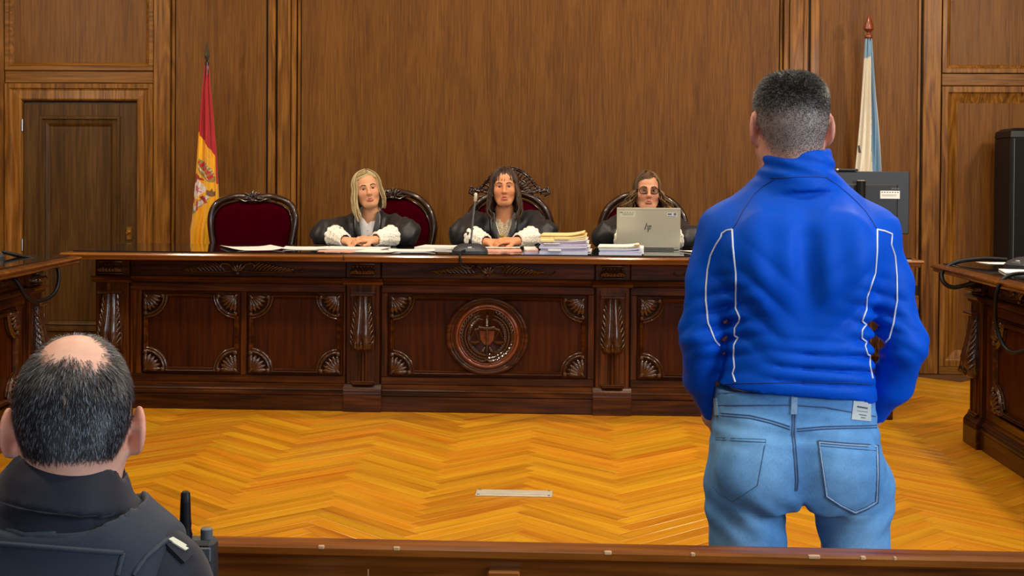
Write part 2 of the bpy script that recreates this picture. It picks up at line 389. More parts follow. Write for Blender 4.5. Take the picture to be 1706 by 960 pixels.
# ---- other walls with window openings (out of frame, they carry the daylight)
def wall_y(name, y0, y1, x0, x1, holes, label):
    m = MB(); xs = x0
    for (a, b) in holes:
        m.box(xs, a, y0, y1, LOW, CEIL); m.box(a, b, y0, y1, LOW, 1.1); m.box(a, b, y0, y1, 3.1, CEIL); xs = b
    m.box(xs, x1, y0, y1, LOW, CEIL)
    return struct(m.build(name, 'oak'), label)
def wall_x(name, x0, x1, y0, y1, holes, label):
    m = MB(); ys = y0
    for (a, b) in holes:
        m.box(x0, x1, ys, a, LOW, CEIL); m.box(x0, x1, a, b, LOW, 1.1); m.box(x0, x1, a, b, 3.1, CEIL); ys = b
    m.box(x0, x1, ys, y1, LOW, CEIL)
    return struct(m.build(name, 'oak'), label)
wall_y('wall_rear', YR-.15, YR, XL, XR, [(-3.3, -1.9), (-.9, .5), (1.5, 2.9)], 'oak panelled wall with windows behind the public')
wall_x('wall_left', XL-.15, XL, YR, YF, [], 'oak panelled side wall')
wall_x('wall_right', XR, XR+.15, YR, YF, [(.2, 1.6)], 'oak panelled side wall with window')
def window(n, mk):
    m = MB(); mk(m); return struct(m.build('window_%d' % n, 'oak_v'), 'wooden casement window')
for n, (a, b) in enumerate(((-3.3, -1.9), (-.9, .5), (1.5, 2.9))):
    def mk(m):
        y0, y1 = YR-.13, YR-.07; c = (a+b)/2
        for x in (a, c-.03, b-.06): m.box(x, x+.06, y0, y1, 1.1, 3.1)
        for z in (1.1, 2.05, 3.04): m.box(a, b, y0, y1, z, z+.06)
    window(n+1, mk)
def mk(m):
    for y in (.2, .87, 1.54): m.box(XR+.07, XR+.13, y, y+.06, 1.1, 3.1)
    for z in (1.1, 2.05, 3.04): m.box(XR+.07, XR+.13, .2, 1.6, z, z+.06)
window(4, mk)
struct(MB().box(XL-.1, XR+.1, YR-.1, YF+.1, CEIL, CEIL+.12).build('ceiling', 'plaster'), 'pale ceiling')
for (x, y, sx, sy, p) in LAMPS:
    t = thing('ceiling_lamp', 'square ceiling lamp over %s at the %s' % ('the judges' if y > 7 else 'the parquet' if y > 3 else 'the public', 'far left' if x < -3 else 'left' if x < -1 else 'far right' if x > 2 else 'right' if x > 1 else 'middle'), 'lamp', (x, y, CEIL), 0, 'ceiling lamps')
    fr = MB()
    for a in (-1, 1):
        fr.box(a*(sx/2+.02)-.02, a*(sx/2+.02)+.02, -sy/2-.04, sy/2+.04, -.08, 0); fr.box(-sx/2, sx/2, a*(sy/2+.02)-.02, a*(sy/2+.02)+.02, -.08, 0)
    fr.build('frame', 'white', t); MB().box(-sx/2, sx/2, -sy/2, sy/2, -.06, -.05).build('diffuser', 'glow', t)
for x, s in ((XL, 1), (XR, -1)):
    t = thing('wall_lamp', 'small shaded wall lamp on the %s side wall' % ('left' if s > 0 else 'right'), 'lamp', (x, 6.5, 2.75), 0, 'wall lamps')
    MB().box(min(0, s*.03), max(0, s*.03), -.06, .06, -.1, .1, .01).build('back_plate', 'gold', t)
    MB().lathe([(.02, 0), (.1, .005), (.09, .12), (.085, .12), (.03, .02)], (s*.1, 0, -.06), 16).build('shade', 'white', t, 40)

# ---- floors
struct(MB().box(XL, XR, YR, 4.0, LOW-.1, LOW).build('floor', 'slab'), 'floor of the public area')
dais = struct(MB().box(XL, XR, 4.0, YF+.02, LOW-.1, -.0105).build('dais_floor', 'slab'), 'raised parquet floor in front of the judges')
PL, PW = .553, .070
def plank_mesh():
    m = MB(); g = .0006
    m.box(g, PL-g, g, PW-g, -.010, 0, .0008)
    me = m.mesh('plank'); uv = me.uv_layers.new(name='UVMap')
    for lp in me.loops:
        v = me.vertices[lp.vertex_index].co; uv.data[lp.index].uv = (v.x, v.y)
    me.materials.append(M['parquet']); return me
s2 = math.sqrt(.5); planks = []
X0P = -0.56       # phase of the zigzag across the room
for m_ in range(-8, 9):
    for k in range(-10, 90):
        p0, q0 = k*PW + m_*PL, k*PW - m_*PL
        for vert in (0, 1):
            if vert: p, q, ang = p0+PL+PW, q0+PW-PL, PI/2     # long axis along q
            else: p, q, ang = p0, q0, 0.0
            wx, wy = (p-q)*s2 + X0P, (p+q)*s2 + 4.2
            a = ang + PI/4
            cx_, cy_ = wx + PL/2*math.cos(a) - PW/2*math.sin(a), wy + PL/2*math.sin(a) + PW/2*math.cos(a)
            if XL+.25 < cx_ < XR-.25 and 4.2 < cy_ < YF-.16: planks.append((wx, wy, a, cx_, cy_))
def in_view(cx_, cy_):
    d = Vector((cx_, cy_, 0)) - cam.matrix_world.translation
    z = d.dot(fw); x = 853 + F_PX*d.dot(cr)/z; y = PP_Y - F_PX*d.dot(cu)/z
    if not (-60 < x < 1766 and 660 < y < 945): return False
    if x < 215: return False
    return not (1185 < x < 1470 and y < 830)
planks.sort(key=lambda t: (0 if (in_view(t[3], t[4])) else 1, t[4]))
pm = plank_mesh()
for i, (wx, wy, a, _, _) in enumerate(planks[:300]):
    o = bpy.data.objects.new('plank', pm); COL.objects.link(o); o.location = (wx, wy, 0); o.rotation_euler = (0, 0, a); keep(o, dais)
rest = MB(); uvs = []
for (wx, wy, a, _, _) in planks[300:]:
    st = len(rest.v); rest.box(.0006, PL-.0006, .0006, PW-.0006, -.010, 0)
    uvs += [(v[0], v[1]) for v in rest.v[st:]]
    rest.xf(Matrix.Translation((wx, wy, 0)) @ Matrix.Rotation(a, 4, 'Z'), st)
me = bpy.data.meshes.new('parquet_planks'); me.from_pydata(rest.v, [], rest.f); uv = me.uv_layers.new(name='UVMap')
for lp in me.loops: uv.data[lp.index].uv = uvs[lp.vertex_index]
o = keep(link('parquet_planks', me, 'parquet'), dais); o['kind'] = 'stuff'
# border boards along the walls
wpart(MB().box(XL, XR, YF-.30, YF+.02, -.011, -.0025), 'border_board', 'slab', dais)

# ---- floor socket cover
t = thing('floor_socket_cover', 'long brushed metal cover plate set in the parquet', 'cover plate', (-.24, 5.44, 0))
MB().box(-.158, .158, -.052, .052, .0004, .004, .0015).build('plate', 'alu', t)
MB().box(-.150, .150, -.030, .030, .004, .0065, .001).build('lid', 'alu', t)
for sx in (-1, 1):
    for sy in (-1, 1): MB().lathe([(.006, .004), (.005, .0058), (.001, .006)], (sx*.145, sy*.041, 0), 8).build('screw', 'steel', t)

# ---- barrier in front of the public
t = thing('wooden_barrier', 'scuffed dark brown wooden barrier between public and floor', 'barrier', (0, 2.47, LOW))
ZB = .612
MB().box(-2.2, 3.0, -.002, .026, .12, ZB-LOW-.022, .002).build('board', 'rail', t)
MB().box(-2.2, 3.0, -.028, .030, ZB-LOW-.022, ZB-LOW, .005).build('top_rail', 'rail', t)
for x in (-2.1, -.1, 1.6, 2.9): MB().box(x-.035, x+.035, .026, .085, 0, ZB-LOW-.022, .004).build('post', 'rail', t)
b_ = MB(); b_.box(-.150, -.102, -.030, -.002, .70, .783, .003).box(-.156, -.096, -.036, -.002, .774, .792, .003); b_.build('bracket', 'rail', t)
M['chip'] = plain('bare_wood', srgb(196, 160, 118), 0.8, 0, 0, 0.2)
for x, w in ((-.475, .012), (-.333, .012), (.06, .014), (.22, .008), (.435, .022), (.53, .010), (.59, .006)):
    MB().box(x, x+w, -.0288, -.022, ZB-LOW-.0070, ZB-LOW+.0004, .0015).build('chip', 'chip', t)
for x, z, h in ((-.385, .77, .012), (.66, .772, .016), (.67, .755, .012)):
    MB().box(x, x+.0025, -.0026, 0, z, z+h).build('scratch', 'chip', t)
# pew the officer sits on
t = thing('public_pew', 'plain wooden pew the officer sits on', 'pew', (-.75, 1.72, LOW))
MB().box(-1.4, 1.0, -.22, .22, .40, .44, .008).build('seat', 'rail', t); MB().box(-1.4, 1.0, -.26, -.22, .40, .62, .008).build('backrest', 'rail', t)
for x in (-1.3, .9): MB().box(x-.03, x+.03, -.2, .2, 0, .40, .004).build('leg', 'rail', t)
# ================================================================== carved benches
def corbel_mesh():
    m = MB(); rings = []
    prof = [(.335, .030, .020), (.342, .052, .040), (.36, .061, .062), (.40, .064, .074), (.45, .060, .070), (.50, .053, .056), (.55, .046, .044), (.60, .041, .036), (.645, .039, .034)]
    for z, w, d in prof:
        ring = []
        for k in range(25):
            a = PI*k/24; x = w*math.cos(a)
            y = -d*math.sin(a)**.8*(1-.30*math.exp(-(x/(.18*w))**2)) if 0 < k < 24 else 0
            ring.append((x, y-.03, z))
        ring += [(-w, 0, z), (w, 0, z)]; rings.append(ring)
    m.loft(rings)
    return m.mesh('corbel', 50)
def corbel_leaf_mesh():
    m = MB()
    for s in (-1, 1):
        for i in range(8):
            z = .39 + i*.030; w = np.interp(z, [.36, .40, .45, .5, .55, .6, .65], [.061, .064, .060, .053, .046, .041, .039]); d = np.interp(z, [.36, .40, .45, .5, .55, .6, .65], [.062, .074, .07, .056, .044, .036, .034])
            p = [(s*(w*1.04), -.03-d*.25, z+.028), (s*(w*1.02), -.03-d*.5, z+.012), (s*(w*.90), -.03-d*.70, z-.004), (s*(w*.76), -.03-d*.86, z-.016)]
            m.tube(p, [.003, .0065, .0055, .002], 6)
        m.tube([(s*.058, -.045, .36), (s*.066, -.05, .40), (s*.062, -.05, .46), (s*.046, -.05, .55), (s*.04, -.045, .64)], [.004, .006, .005, .004, .003], 6)
    for x in (-.026, .0, .026):
        m.tube([(x*1.1, -.085, .352), (x*1.25, -.102, .37), (x*1.1, -.096, .40)], [.003, .009, .002], 6)
    return m.mesh('corbel_leaf', 60)
def capital_mesh():
    m = MB()
    m.box(-.072, .072, -.052, 0, .755, .762, .003).box(-.066, .066, -.046, 0, .818, .832, .004)
    rings = []
    for z, w, d in ((.762, .054, .040), (.770, .070, .062), (.785, .072, .066), (.797, .062, .052), (.802, .050, .040), (.812, .058, .046), (.818, .062, .050)):
        rings.append([(-w, 0, z), (-w, -d*.8, z), (-w*.8, -d, z), (w*.8, -d, z), (w, -d*.8, z), (w, 0, z)])
    m.loft(rings)
    for i in range(7):
        x = -.054 + i*.018; m.ellipsoid((x, -.060, .781), (.0075, .012, .014), 8, 5)
    for s in (-1, 1): m.tube([(s*.01, -.062, .773), (s*.035, -.072, .79), (s*.06, -.066, .783), (s*.066, -.06, .772)], [.002, .005, .005, .003], 6)
    for i in range(6): m.ellipsoid((-.05+i*.02, -.048, .811), (.006, .006, .006), 6, 4)
    return m.mesh('capital', 50)
def corner_mesh():
    """fan ornament for a concave panel corner: corner at origin, panel in +x +z"""
    m = MB()
    for i in range(6):
        a = math.radians(4+i*16.4); r = .068
        c, s = math.cos(a), math.sin(a)
        m.tube([(.004*c, -.008, .004*s), (.35*r*c, -.018, .35*r*s), (.75*r*c, -.020, .75*r*s), (r*c, -.010, r*s)], [.004, .007, .0105, .004], 6)
    for p in ((.076, .002), (.002, .076)): m.ellipsoid((p[0], -.012, p[1]), (.011, .012, .011), 8, 6)
    m.tube([(-.006, -.008, -.006), (.004, -.016, .004), (.014, -.012, .014)], [.004, .009, .003], 6)
    for rr, rad in ((.082, .0075), (.094, .006)):
        m.tube([(rr*math.cos(math.radians(a)), -.010, rr*math.sin(math.radians(a))) for a in range(-2, 93, 8)], rad, 6)
    return m.mesh('corner_ornament', 60)
def swag_mesh():
    m = MB()
    for s in (-1, 1):
        m.tube([(s*.02, -.008, .040), (s*.05, -.014, .066), (s*.085, -.014, .070), (s*.10, -.014, .052), (s*.088, -.014, .040), (s*.078, -.012, .048)], [.004, .007, .008, .007, .006, .004], 6)
        for i in range(10):
            x = .10 + i*.021; h = .072 - i*.0047
            m.tube([(s*(x-.03), -.008, .020-.0006*i), (s*(x-.006), -.013, .020+h*.45), (s*(x+.024), -.012, .016+h*.85-.004), (s*(x+.032), -.007, .012+h*.7)], [.003, .006, .005, .002], 6)
        m.tube([(s*.02, -.01, .028), (s*.10, -.012, .018), (s*.22, -.012, .020), (s*.30, -.010, .026), (s*.355, -.012, .022), (s*.378, -.012, .036), (s*.368, -.012, .044)], [.006, .006, .006, .005, .004, .005, .003], 6)
    for i in range(5):
        a = math.radians(-50+25*i); m.tube([(0, -.01, .018), (.03*math.sin(a), -.02, .018+.032*math.cos(a)), (.052*math.sin(a), -.012, .018+.056*math.cos(a))], [.004, .009, .004], 6)
    m.ellipsoid((0, -.014, .014), (.014, .012, .01), 8, 6)
    return m.mesh('frieze_carving', 60)
CORBEL, LEAF, CAPITAL, CORNER, SWAG = corbel_mesh(), corbel_leaf_mesh(), capital_mesh(), corner_mesh(), swag_mesh()
def inst(name, me, mat, parent, loc=(0, 0, 0), scale=(1, 1, 1)):
    o = link(name, me, mat, parent); o.location = loc; o.scale = scale; return o

def panel_moulding(root, x0, x1, z0, z1, R=.116):
    path = []
    def arc(cx_, cz, a0, a1):
        for i in range(9):
            a = math.radians(a0+(a1-a0)*i/8); path.append((cx_+R*math.cos(a), -.008, cz+R*math.sin(a)))
    arc(x0, z0, 90, 0); arc(x1, z0, 180, 90); arc(x1, z1, 270, 180); arc(x0, z1, 360, 270)
    m = MB()
    n = len(path); rings = []
    sec = [(-.014, .009), (-.010, -.003), (-.004, -.012), (.003, -.006), (.007, -.010), (.012, -.003), (.015, .009)]
    P = [Vector(p) for p in path]
    for i in range(n):
        t = (P[(i+1) % n]-P[i-1]).normalized(); nn = Vector((-t.z, 0, t.x))
        rings.append([tuple(P[i] + nn*a + Vector((0, b, 0))) for a, b in sec])
    rings.append(rings[0]); m.loft(rings, False, False)
    fr = m.build('panel_moulding', 'walnut', root, 40)
    for (cx_, sx) in ((x0, 1), (x1, -1)):
        for (cz, sz) in ((z0, 1), (z1, -1)): inst('corner_ornament', CORNER, 'carve', root, (cx_, -.001, cz), (sx*1.32, 1.15, sz*1.32))
    return fr
ZF0, ZF1 = .149, .708
def carcass(root, half, pil, bays, depth, tw, tfront, tback, edge='edge', swags=True, hp=.10):
    """carved bench in its own frame: front face y=0, outwards -y"""
    MB().box(-half, half, .012, .05, 0, .843).build('front_board', 'walnut_p', root)
    for s in (-1, 1): MB().box(min(s*half, s*(half-.04)), max(s*half, s*(half-.04)), .05, depth, 0, .843).build('end_board', 'walnut_v', root)
    # plinth and mouldings, broken at the pilasters
    cuts = sorted(pil)
    edges = [-half] + [v for p in cuts for v in (p-hp, p+hp)] + [half]
    for i in range(0, len(edges), 2):
        a, b = edges[i], edges[i+1]
        if b-a < .02: continue
        MB().box(a, b, -.034, .02, 0, .088, .004).build('plinth_board', 'walnut', root)
        m = MB(); m.loft([[(x, y, z) for (y, z) in ((.012, .149), (-.004, .149), (-.012, .143), (-.012, .134), (-.022, .128), (-.030, .118), (-.028, .108), (-.036, .102), (-.036, .090), (.012, .090))] for x in (a, b)]); m.build('base_moulding', 'walnut', root, 35)
        MB().box(a, b, -.004, .02, .745, .840, .003).build('frieze_board', 'walnut', root)
        m = MB(); m.loft([[(x, y, z) for (y, z) in ((.012, .745), (-.020, .745), (-.026, .738), (-.020, .730), (-.012, .724), (-.016, .716), (-.006, .708), (.012, .708))] for x in (a, b)]); m.build('cornice_moulding', 'walnut', root, 35)
    for p in cuts:
        MB().box(p-hp-.008, p+hp+.008, -.056, .02, 0, .098, .004).build('plinth_block', 'walnut', root)
        m = MB(); m.loft([[(x, y, z) for (y, z) in ((.012, .152), (-.030, .152), (-.036, .142), (-.046, .132), (-.054, .12), (-.056, .098), (.012, .098))] for x in (p-hp-.006, p+hp+.006)]); m.build('block_moulding', 'walnut', root, 35)
        MB().box(p-hp+.008, p+hp-.008, -.028, .02, .15, .71, .004).build('pilaster', 'walnut_v', root)
        MB().box(p-hp+.004, p+hp-.004, -.026, .02, .745, .840, .004).build('frieze_block', 'walnut', root)
        m = MB(); m.loft([[(x, y, z) for (y, z) in ((.012, .745), (-.052, .745), (-.060, .737), (-.052, .728), (-.040, .722), (-.036, .708), (.012, .708))] for x in (p-hp-.012, p+hp+.012)]); m.build('cornice_block', 'walnut', root, 35)
        for s in (-1, 1): MB().box(p+s*(hp-.03)-.003, p+s*(hp-.03)+.003, -.032, -.02, .165, .69, .002).build('pilaster_bead', 'walnut_v', root)
        c = inst('corbel', CORBEL, 'carve', root, (p, 0, 0)); inst('corbel_leaf', LEAF, 'carve', c)
        m = MB(); m.box(-.068, .068, -.074, -.02, .648, .664, .004); m.build('corbel_cap', 'carve', c)
        m = MB()
        for x in (-.018, 0, .018): m.tube([(x, -.032, .17), (x, -.032, .345)], .0075, 8)
        m.build('reed', 'walnut_v', c, 50)
        m = MB(); m.box(-.058, .058, -.050, -.02, .150, .160, .003).box(-.066, .066, -.044, -.02, .160, .170, .003); m.build('corbel_foot', 'walnut', c)
        inst('capital', CAPITAL, 'carve', root, (p, 0, 0))
    for (a, b, pans, sw) in bays:
        # frame boards round the recessed panels
        m = MB(); m.box(a, b, -.006, .014, .64+.022, .706, .003).build('top_board', 'walnut', root)
        MB().box(a, b, -.006, .014, .15, .192, .003).build('bottom_board', 'walnut', root)
        xs = [a] + [v for q in pans for v in (q[0]-.024, q[1]+.024)] + [b]
        for i in range(0, len(xs), 2):
            if xs[i+1]-xs[i] > .01: MB().box(xs[i], xs[i+1], -.006, .014, .192, .662, .003).build('upright_board', 'walnut_v', root)
        for (p0, p1) in pans:
            MB().box(p0-.02, p1+.02, .004, .014, .196, .658, .003).build('field_panel', 'walnut_p', root)
            panel_moulding(root, p0, p1, .217, .638)
        if sw: inst('frieze_carving', SWAG, 'carve', root, ((a+b)/2, -.002, .752))
    # top
    ed = MB(); pr = [(.030, .843), (-.006, .846), (-.014, .853), (-.010, .860), (-.020, .866), (-.026, .873), (-.020, .882), (.02, .886)]
    rings = []
    for dz in pr:
        o, z = dz
        rings.append([(-tw+o*-1*-1, -tfront-(-o), z), (tw-o, -tfront+o, z), (tw-o, tback-o, z), (-tw+o, tback-o, z)])
    ed.loft(rings); ed.build('table_top', edge, root, 35)
    MB().box(-tw+.03, tw-.03, -tfront+.026, tback-.03, .886, .8925, .001).build('glass_sheet', 'black_glass', root)

jb = thing('judges_bench', 'long carved dark walnut judges bench with round justice medallion', 'bench', (-.479, 7.34, 0))
carcass(jb, 2.215, [-2.119, -.694, .695, 2.119],
        [(-2.02, -.795, [(-1.933, -1.415), (-1.333, -.833)], True), (-.594, .595, [(-.535, .535)], True), (.795, 2.02, [(.855, 1.355), (1.435, 1.935)], True)],
        .60, 2.325, .175, .735)
# brass-coloured joints in the top edge, the seams of its three lengths
for x in (-.775, 1.10): MB().box(x-.0015, x+.0015, -.202, -.15, .852, .884).build('edge_joint', 'walnut', jb)
# medallion
md = MB().lathe([(.0, .0), (.205, .0), (.205, -.012), (.160, -.012), (.15, -.006), (.0, -.006)][::1], (0, -.004, .427), 64, 'y').build('medallion', 'walnut_p', jb, 40)
def ring(R, r, y, mat, sz=1.0, n=72):
    m = MB(); rings = [[( (R+r*math.cos(b))*math.cos(a), y+r*.9*math.sin(b), .427+sz*(R+r*math.cos(b))*math.sin(a)) for b in [2*PI*q/8 for q in range(8)]] for a in [2*PI*k/n for k in range(n+1)]]
    m.loft(rings, True, False); return m.build('medallion_ring', mat, md, 60)
ring(.217, .014, -.012, 'walnut', .955); ring(.200, .008, -.014, 'walnut', .97); ring(.170, .010, -.014, 'carve_red'); ring(.155, .005, -.016, 'carve_red')
m = MB()
for k in range(20):       # laurel wreath
    for s in (-1, 1):
        t = k/19; a = -PI/2 + s*(.10 + t*2.62)
        for rr, off in ((.104, -.5), (.122, .0), (.140, .5)):
            c = Vector((rr*math.cos(a), -.018, .427+rr*math.sin(a))); d = a + s*(PI/2) + off*-s
            q = Vector((math.cos(d), 0, math.sin(d)))*.024
            m.tube([c-q*.6, c, c+q*.9], [.002, .0085, .001], 5)
m.build('wreath', 'carve', md, 60)
m = MB(); zc = .427
m.tube([(0, -.026, zc-.135), (0, -.026, zc+.045)], [.002, .0085], 6); m.tube([(-.045, -.027, zc+.052), (0, -.030, zc+.046), (.045, -.027, zc+.052)], [.009, .007, .009], 8)
m.tube([(0, -.026, zc+.05), (0, -.026, zc+.105)], [.007, .007], 8); m.ellipsoid((0, -.026, zc+.112), (.011, .01, .011), 8, 6)
for i in range(5): m.tube([(-.006, -.031, zc+.06+i*.009), (.006, -.031, zc+.062+i*.009)], .003, 5)
m.build('sword', 'carve', md, 60)
m = MB()
m.tube([(-.058, -.022, zc+.030), (-.03, -.024, zc+.038), (0, -.024, zc+.034), (.03, -.024, zc+.038), (.058, -.022, zc+.030)], .005, 6)
for s in (-1, 1):
    for dx in (-.024, .024): m.tube([(s*.056, -.02, zc+.030), (s*.056+dx, -.02, zc-.022)], .0018, 5)
    m.lathe([(.028, -.020), (.027, -.026), (.016, -.036), (.003, -.040)], (s*.056, -.018, zc), 14)
m.xf(Matrix.Translation((0, 0, zc)) @ Matrix.Diagonal((1.22, 1.1, 1.22, 1)) @ Matrix.Translation((0, 0, -zc))); m.build('scales', 'carve', md, 60)
m = MB(); m.prism([(-.042, zc+.03), (.042, zc+.03), (.036, zc-.02), (.016, zc-.045), (0, zc-.05), (-.016, zc-.045), (-.036, zc-.02)], -.016, -.008); m.build('shield', 'carve_red', md)
m = MB()
for s in (-1, 1): m.tube([(s*.012, -.02, zc-.06), (s*.024, -.024, zc-.08), (s*.036, -.02, zc-.092)], [.006, .014, .003], 8)
for s in (-1, 1): m.tube([(s*-.01, -.022, zc-.128), (s*.03, -.022, zc-.142)], [.004, .006], 6)
m.build('ribbon', 'carve', md, 60)

lt = thing('side_bench', 'carved dark wooden side bench at the left beside the door', 'bench', (-2.654, 5.376, 0), math.radians(94.7), 'side benches')
carcass(lt, 1.30, [-1.19, 0.0, 1.19], [(-1.09, -.10, [(-.95, -.24)], True), (.10, 1.09, [(.24, .95)], True)], .55, 1.40, .17, .62, 'edge_y')
rt = thing('side_bench', 'carved dark wooden side bench at the right edge near the loudspeaker', 'bench', (2.015, 5.42, 0), math.radians(-90), 'side benches')
carcass(rt, 1.30, [-1.19, 0.0, 1.19], [(-1.09, -.10, [(-.95, -.24)], True), (.10, 1.09, [(.24, .95)], True)], .55, 1.40, .17, .62, 'edge_y')
# low platform the judges' chairs stand on
struct(MB().box(-2.60, 1.65, 7.95, 9.03, -.01, .10).build('dais_platform', 'slab'), 'low platform behind the judges bench')
# ================================================================== chairs
def outline(kind, half, top, n=14):
    """upper outline of a chair back, from lower left round to lower right (x, z)"""
    if kind == 'flat':
        L_ = [(-.225, .62), (-.262, .74), (-.285, .86), (-.290, .93), (-.278, .99), (-.245, 1.035), (-.19, 1.062), (-.12, 1.078), (-.05, 1.074), (0, 1.068)]
    else:
        L_ = [(-.235, .62), (-.262, .74), (-.285, .84), (-.288, .90), (-.272, .965), (-.24, 1.02), (-.19, 1.065), (-.13, 1.095), (-.06, 1.112), (0, 1.116)]
    pts = [(x*half/.29, z*top) for x, z in L_]
    return pts + [(-x, z) for x, z in pts[-2::-1]]
def smooth_path(pts, k=3):
    P = [Vector(p) for p in pts]; out = []
    for i in range(len(P)-1):
        p0, p1, p2, p3 = P[max(i-1, 0)], P[i], P[i+1], P[min(i+2, len(P)-1)]
        for j in range(k):
            t = j/k; out.append(.5*((2*p1) + (p2-p0)*t + (2*p0-5*p1+4*p2-p3)*t*t + (3*p1-p0-3*p2+p3)*t**3))
    out.append(P[-1]); return out
def chair(label, loc, rz, kind, crest):
    t = thing('carved_armchair', label, 'chair', loc, rz, 'carved armchairs behind the bench')
    YB = .25
    ol = [(x, YB+.10*(z-.62), z) for x, z in outline(kind, .275, 1.0)]
    sp = smooth_path(ol, 3)
    MB().tube(sp, .023, 8, True, (1.0, 1.25), (0, 1, 0)).build('back_frame', 'chairwood', t, 60)
    MB().tube([(p[0]*.93, p[1]-.020, .62+(p[2]-.62)*.93) for p in sp], .007, 6).build('back_bead', 'chairwood', t, 60)
    # upholstered pad, slightly domed
    cx_, cz = 0, .84; m = MB(); rings = []
    inner = [(p[0]*.93, p[1], .62+(p[2]-.62)*.935) for p in sp]
    for f, dy in ((1.0, .02), (1.0, -.004), (.93, -.020), (.75, -.032), (.45, -.040), (.12, -.043)):
        rings.append([(cx_+(x-cx_)*f, YB+.10*(cz+(z-cz)*f-.62)+dy, cz+(z-cz)*f) for x, y, z in inner])
    m.loft(rings); m.build('back_pad', 'velvet', t, 60)
    MB().tube([(-.215, YB, .63), (.215, YB, .63)], .02, 8).build('back_rail', 'chairwood', t, 60)
    m = MB()
    if crest == 'shell':
        zt = 1.075 if kind == 'flat' else 1.10
        for i in range(9):
            a = math.radians(-84+21*i); r = .050 if i % 2 else .058
            m.tube([(0, YB+.03, zt-.012), (r*.5*math.sin(a)*1.2, YB+.012, zt-.012+r*.55*math.cos(a)), (r*1.25*math.sin(a), YB+.022, zt-.014+r*math.cos(a))], [.006, .010, .004], 6)
        for s in (-1, 1):
            m.tube([(s*.015, YB+.02, zt-.02), (s*.05, YB+.018, zt-.028), (s*.085, YB+.018, zt-.012), (s*.12, YB+.02, zt-.014)], [.01, .012, .010, .004], 6)
        m.ellipsoid((0, YB+.01, zt-.02), (.016, .014, .014), 10, 6)
        m.build('crest', 'chairwood', t, 60)
    elif crest == 'tall':
        y0 = YB+.045
        out = [(-.258, 1.105), (-.250, 1.140), (-.222, 1.128), (-.19, 1.140), (-.15, 1.185), (-.115, 1.225), (-.07, 1.255), (-.03, 1.268), (0, 1.270)]
        out = out + [(-x, z) for x, z in out[-2::-1]]
        op_ = smooth_path([(x, y0, z) for x, z in out], 4)
        m.tube(op_, .011, 6)
        for p in smooth_path([(x, y0-.004, z+.011) for x, z in out], 4): m.ellipsoid(p, (.0075, .009, .0075), 6, 4)
        m.tube([Vector((p.x*.80, y0, 1.10+(p.z-1.10)*.72)) for p in op_], .008, 6)
        m.tube([Vector((p.x*.55, y0, 1.10+(p.z-1.10)*.48)) for p in op_[6:-6]], .008, 6)
        for i in range(3, len(op_)-3, 2):
            p = op_[i]; q = Vector((p.x*.80, y0, 1.10+(p.z-1.10)*.72)); mid = p.lerp(q, .5) + Vector((.006*math.copysign(1, p.x), -.008, 0)); m.tube([p, mid, q], [.004, .008, .004], 6)
        for i in range(7, len(op_)-7, 2):
            p = op_[i]; q = Vector((p.x*.80, y0, 1.10+(p.z-1.10)*.72)); w = Vector((p.x*.52, y0, 1.09+(p.z-1.10)*.40)); mid = q.lerp(w, .5) + Vector((-.008*math.copysign(1, p.x), -.01, .004)); m.tube([q, mid, w], [.005, .010, .005], 6)
        for s in (-1, 1):
            m.tube([(s*.225, y0-.004, 1.098), (s*.252, y0-.006, 1.112), (s*.245, y0-.006, 1.134), (s*.228, y0-.004, 1.126)], .011, 6)
            m.tube([(s*.03, y0, 1.10), (s*.06, y0-.01, 1.125), (s*.10, y0-.01, 1.12), (s*.15, y0, 1.10), (s*.2, y0, 1.085)], [.008, .012, .012, .010, .006], 6)
        for i in range(7):
            a = math.radians(-60+20*i); m.tube([(0, y0, 1.200), (.03*math.sin(a), y0-.012, 1.200+.03*math.cos(a)), (.052*math.sin(a), y0, 1.200+.052*math.cos(a))], [.005, .009, .004], 6)
        m.tube([(0, y0, 1.09), (0, y0-.006, 1.20)], .010, 6)
        m.build('crest', 'chairwood', t, 60)
    m = MB(); m.box(-.27, .27, -.25, .25, .40, .45, .01).build('seat_frame', 'chairwood', t)
    rings = []
    for z, f in ((.45, .96), (.47, 1.0), (.495, .97), (.51, .8), (.515, .3)):
        rings.append([(.25*f*math.copysign(abs(math.cos(a))**.35, math.cos(a)), .235*f*math.copysign(abs(math.sin(a))**.35, math.sin(a)), z) for a in [2*PI*k/32 for k in range(32)]])
    MB().loft(rings).build('seat', 'velvet', t, 50)
    for s in (-1, 1):
        MB().lathe([(.018, 0), (.028, .02), (.018, .06), (.022, .2), (.034, .3), (.02, .33), (.032, .36), (.034, .41)], (s*.235, -.215, 0), 12).build('leg', 'chairwood', t, 50)
        MB().tube([(s*.215, .30, 0), (s*.225, .255, .2), (s*.225, .245, .42), (s*.225, YB, .64)], [.018, .022, .025, .022], 8).build('leg', 'chairwood', t, 60)
        MB().tube([(s*.25, .255, .68), (s*.285, .12, .69), (s*.29, -.05, .685), (s*.28, -.16, .67), (s*.275, -.18, .655)], [.018, .018, .02, .024, .018], 8).build('armrest', 'chairwood', t, 60)
        MB().tube([(s*.27, -.14, .66), (s*.262, -.10, .55), (s*.255, -.15, .44)], [.018, .016, .022], 8).build('arm_support', 'chairwood', t, 60)
    return t
chair('empty burgundy carved armchair beside the red and yellow flag', (-2.072, 8.22, .10), math.radians(3), 'flat', 'shell')
chair('burgundy armchair behind the blonde judge', (-1.205, 8.25, .10), math.radians(-6), 'round', 'shell')
chair('burgundy armchair with tall pierced crest behind the middle judge', (-.43, 8.25, .10), math.radians(-2), 'round', 'tall')
chair('burgundy armchair behind the judge with glasses', (.445, 8.25, .10), 0, 'round', 'none')

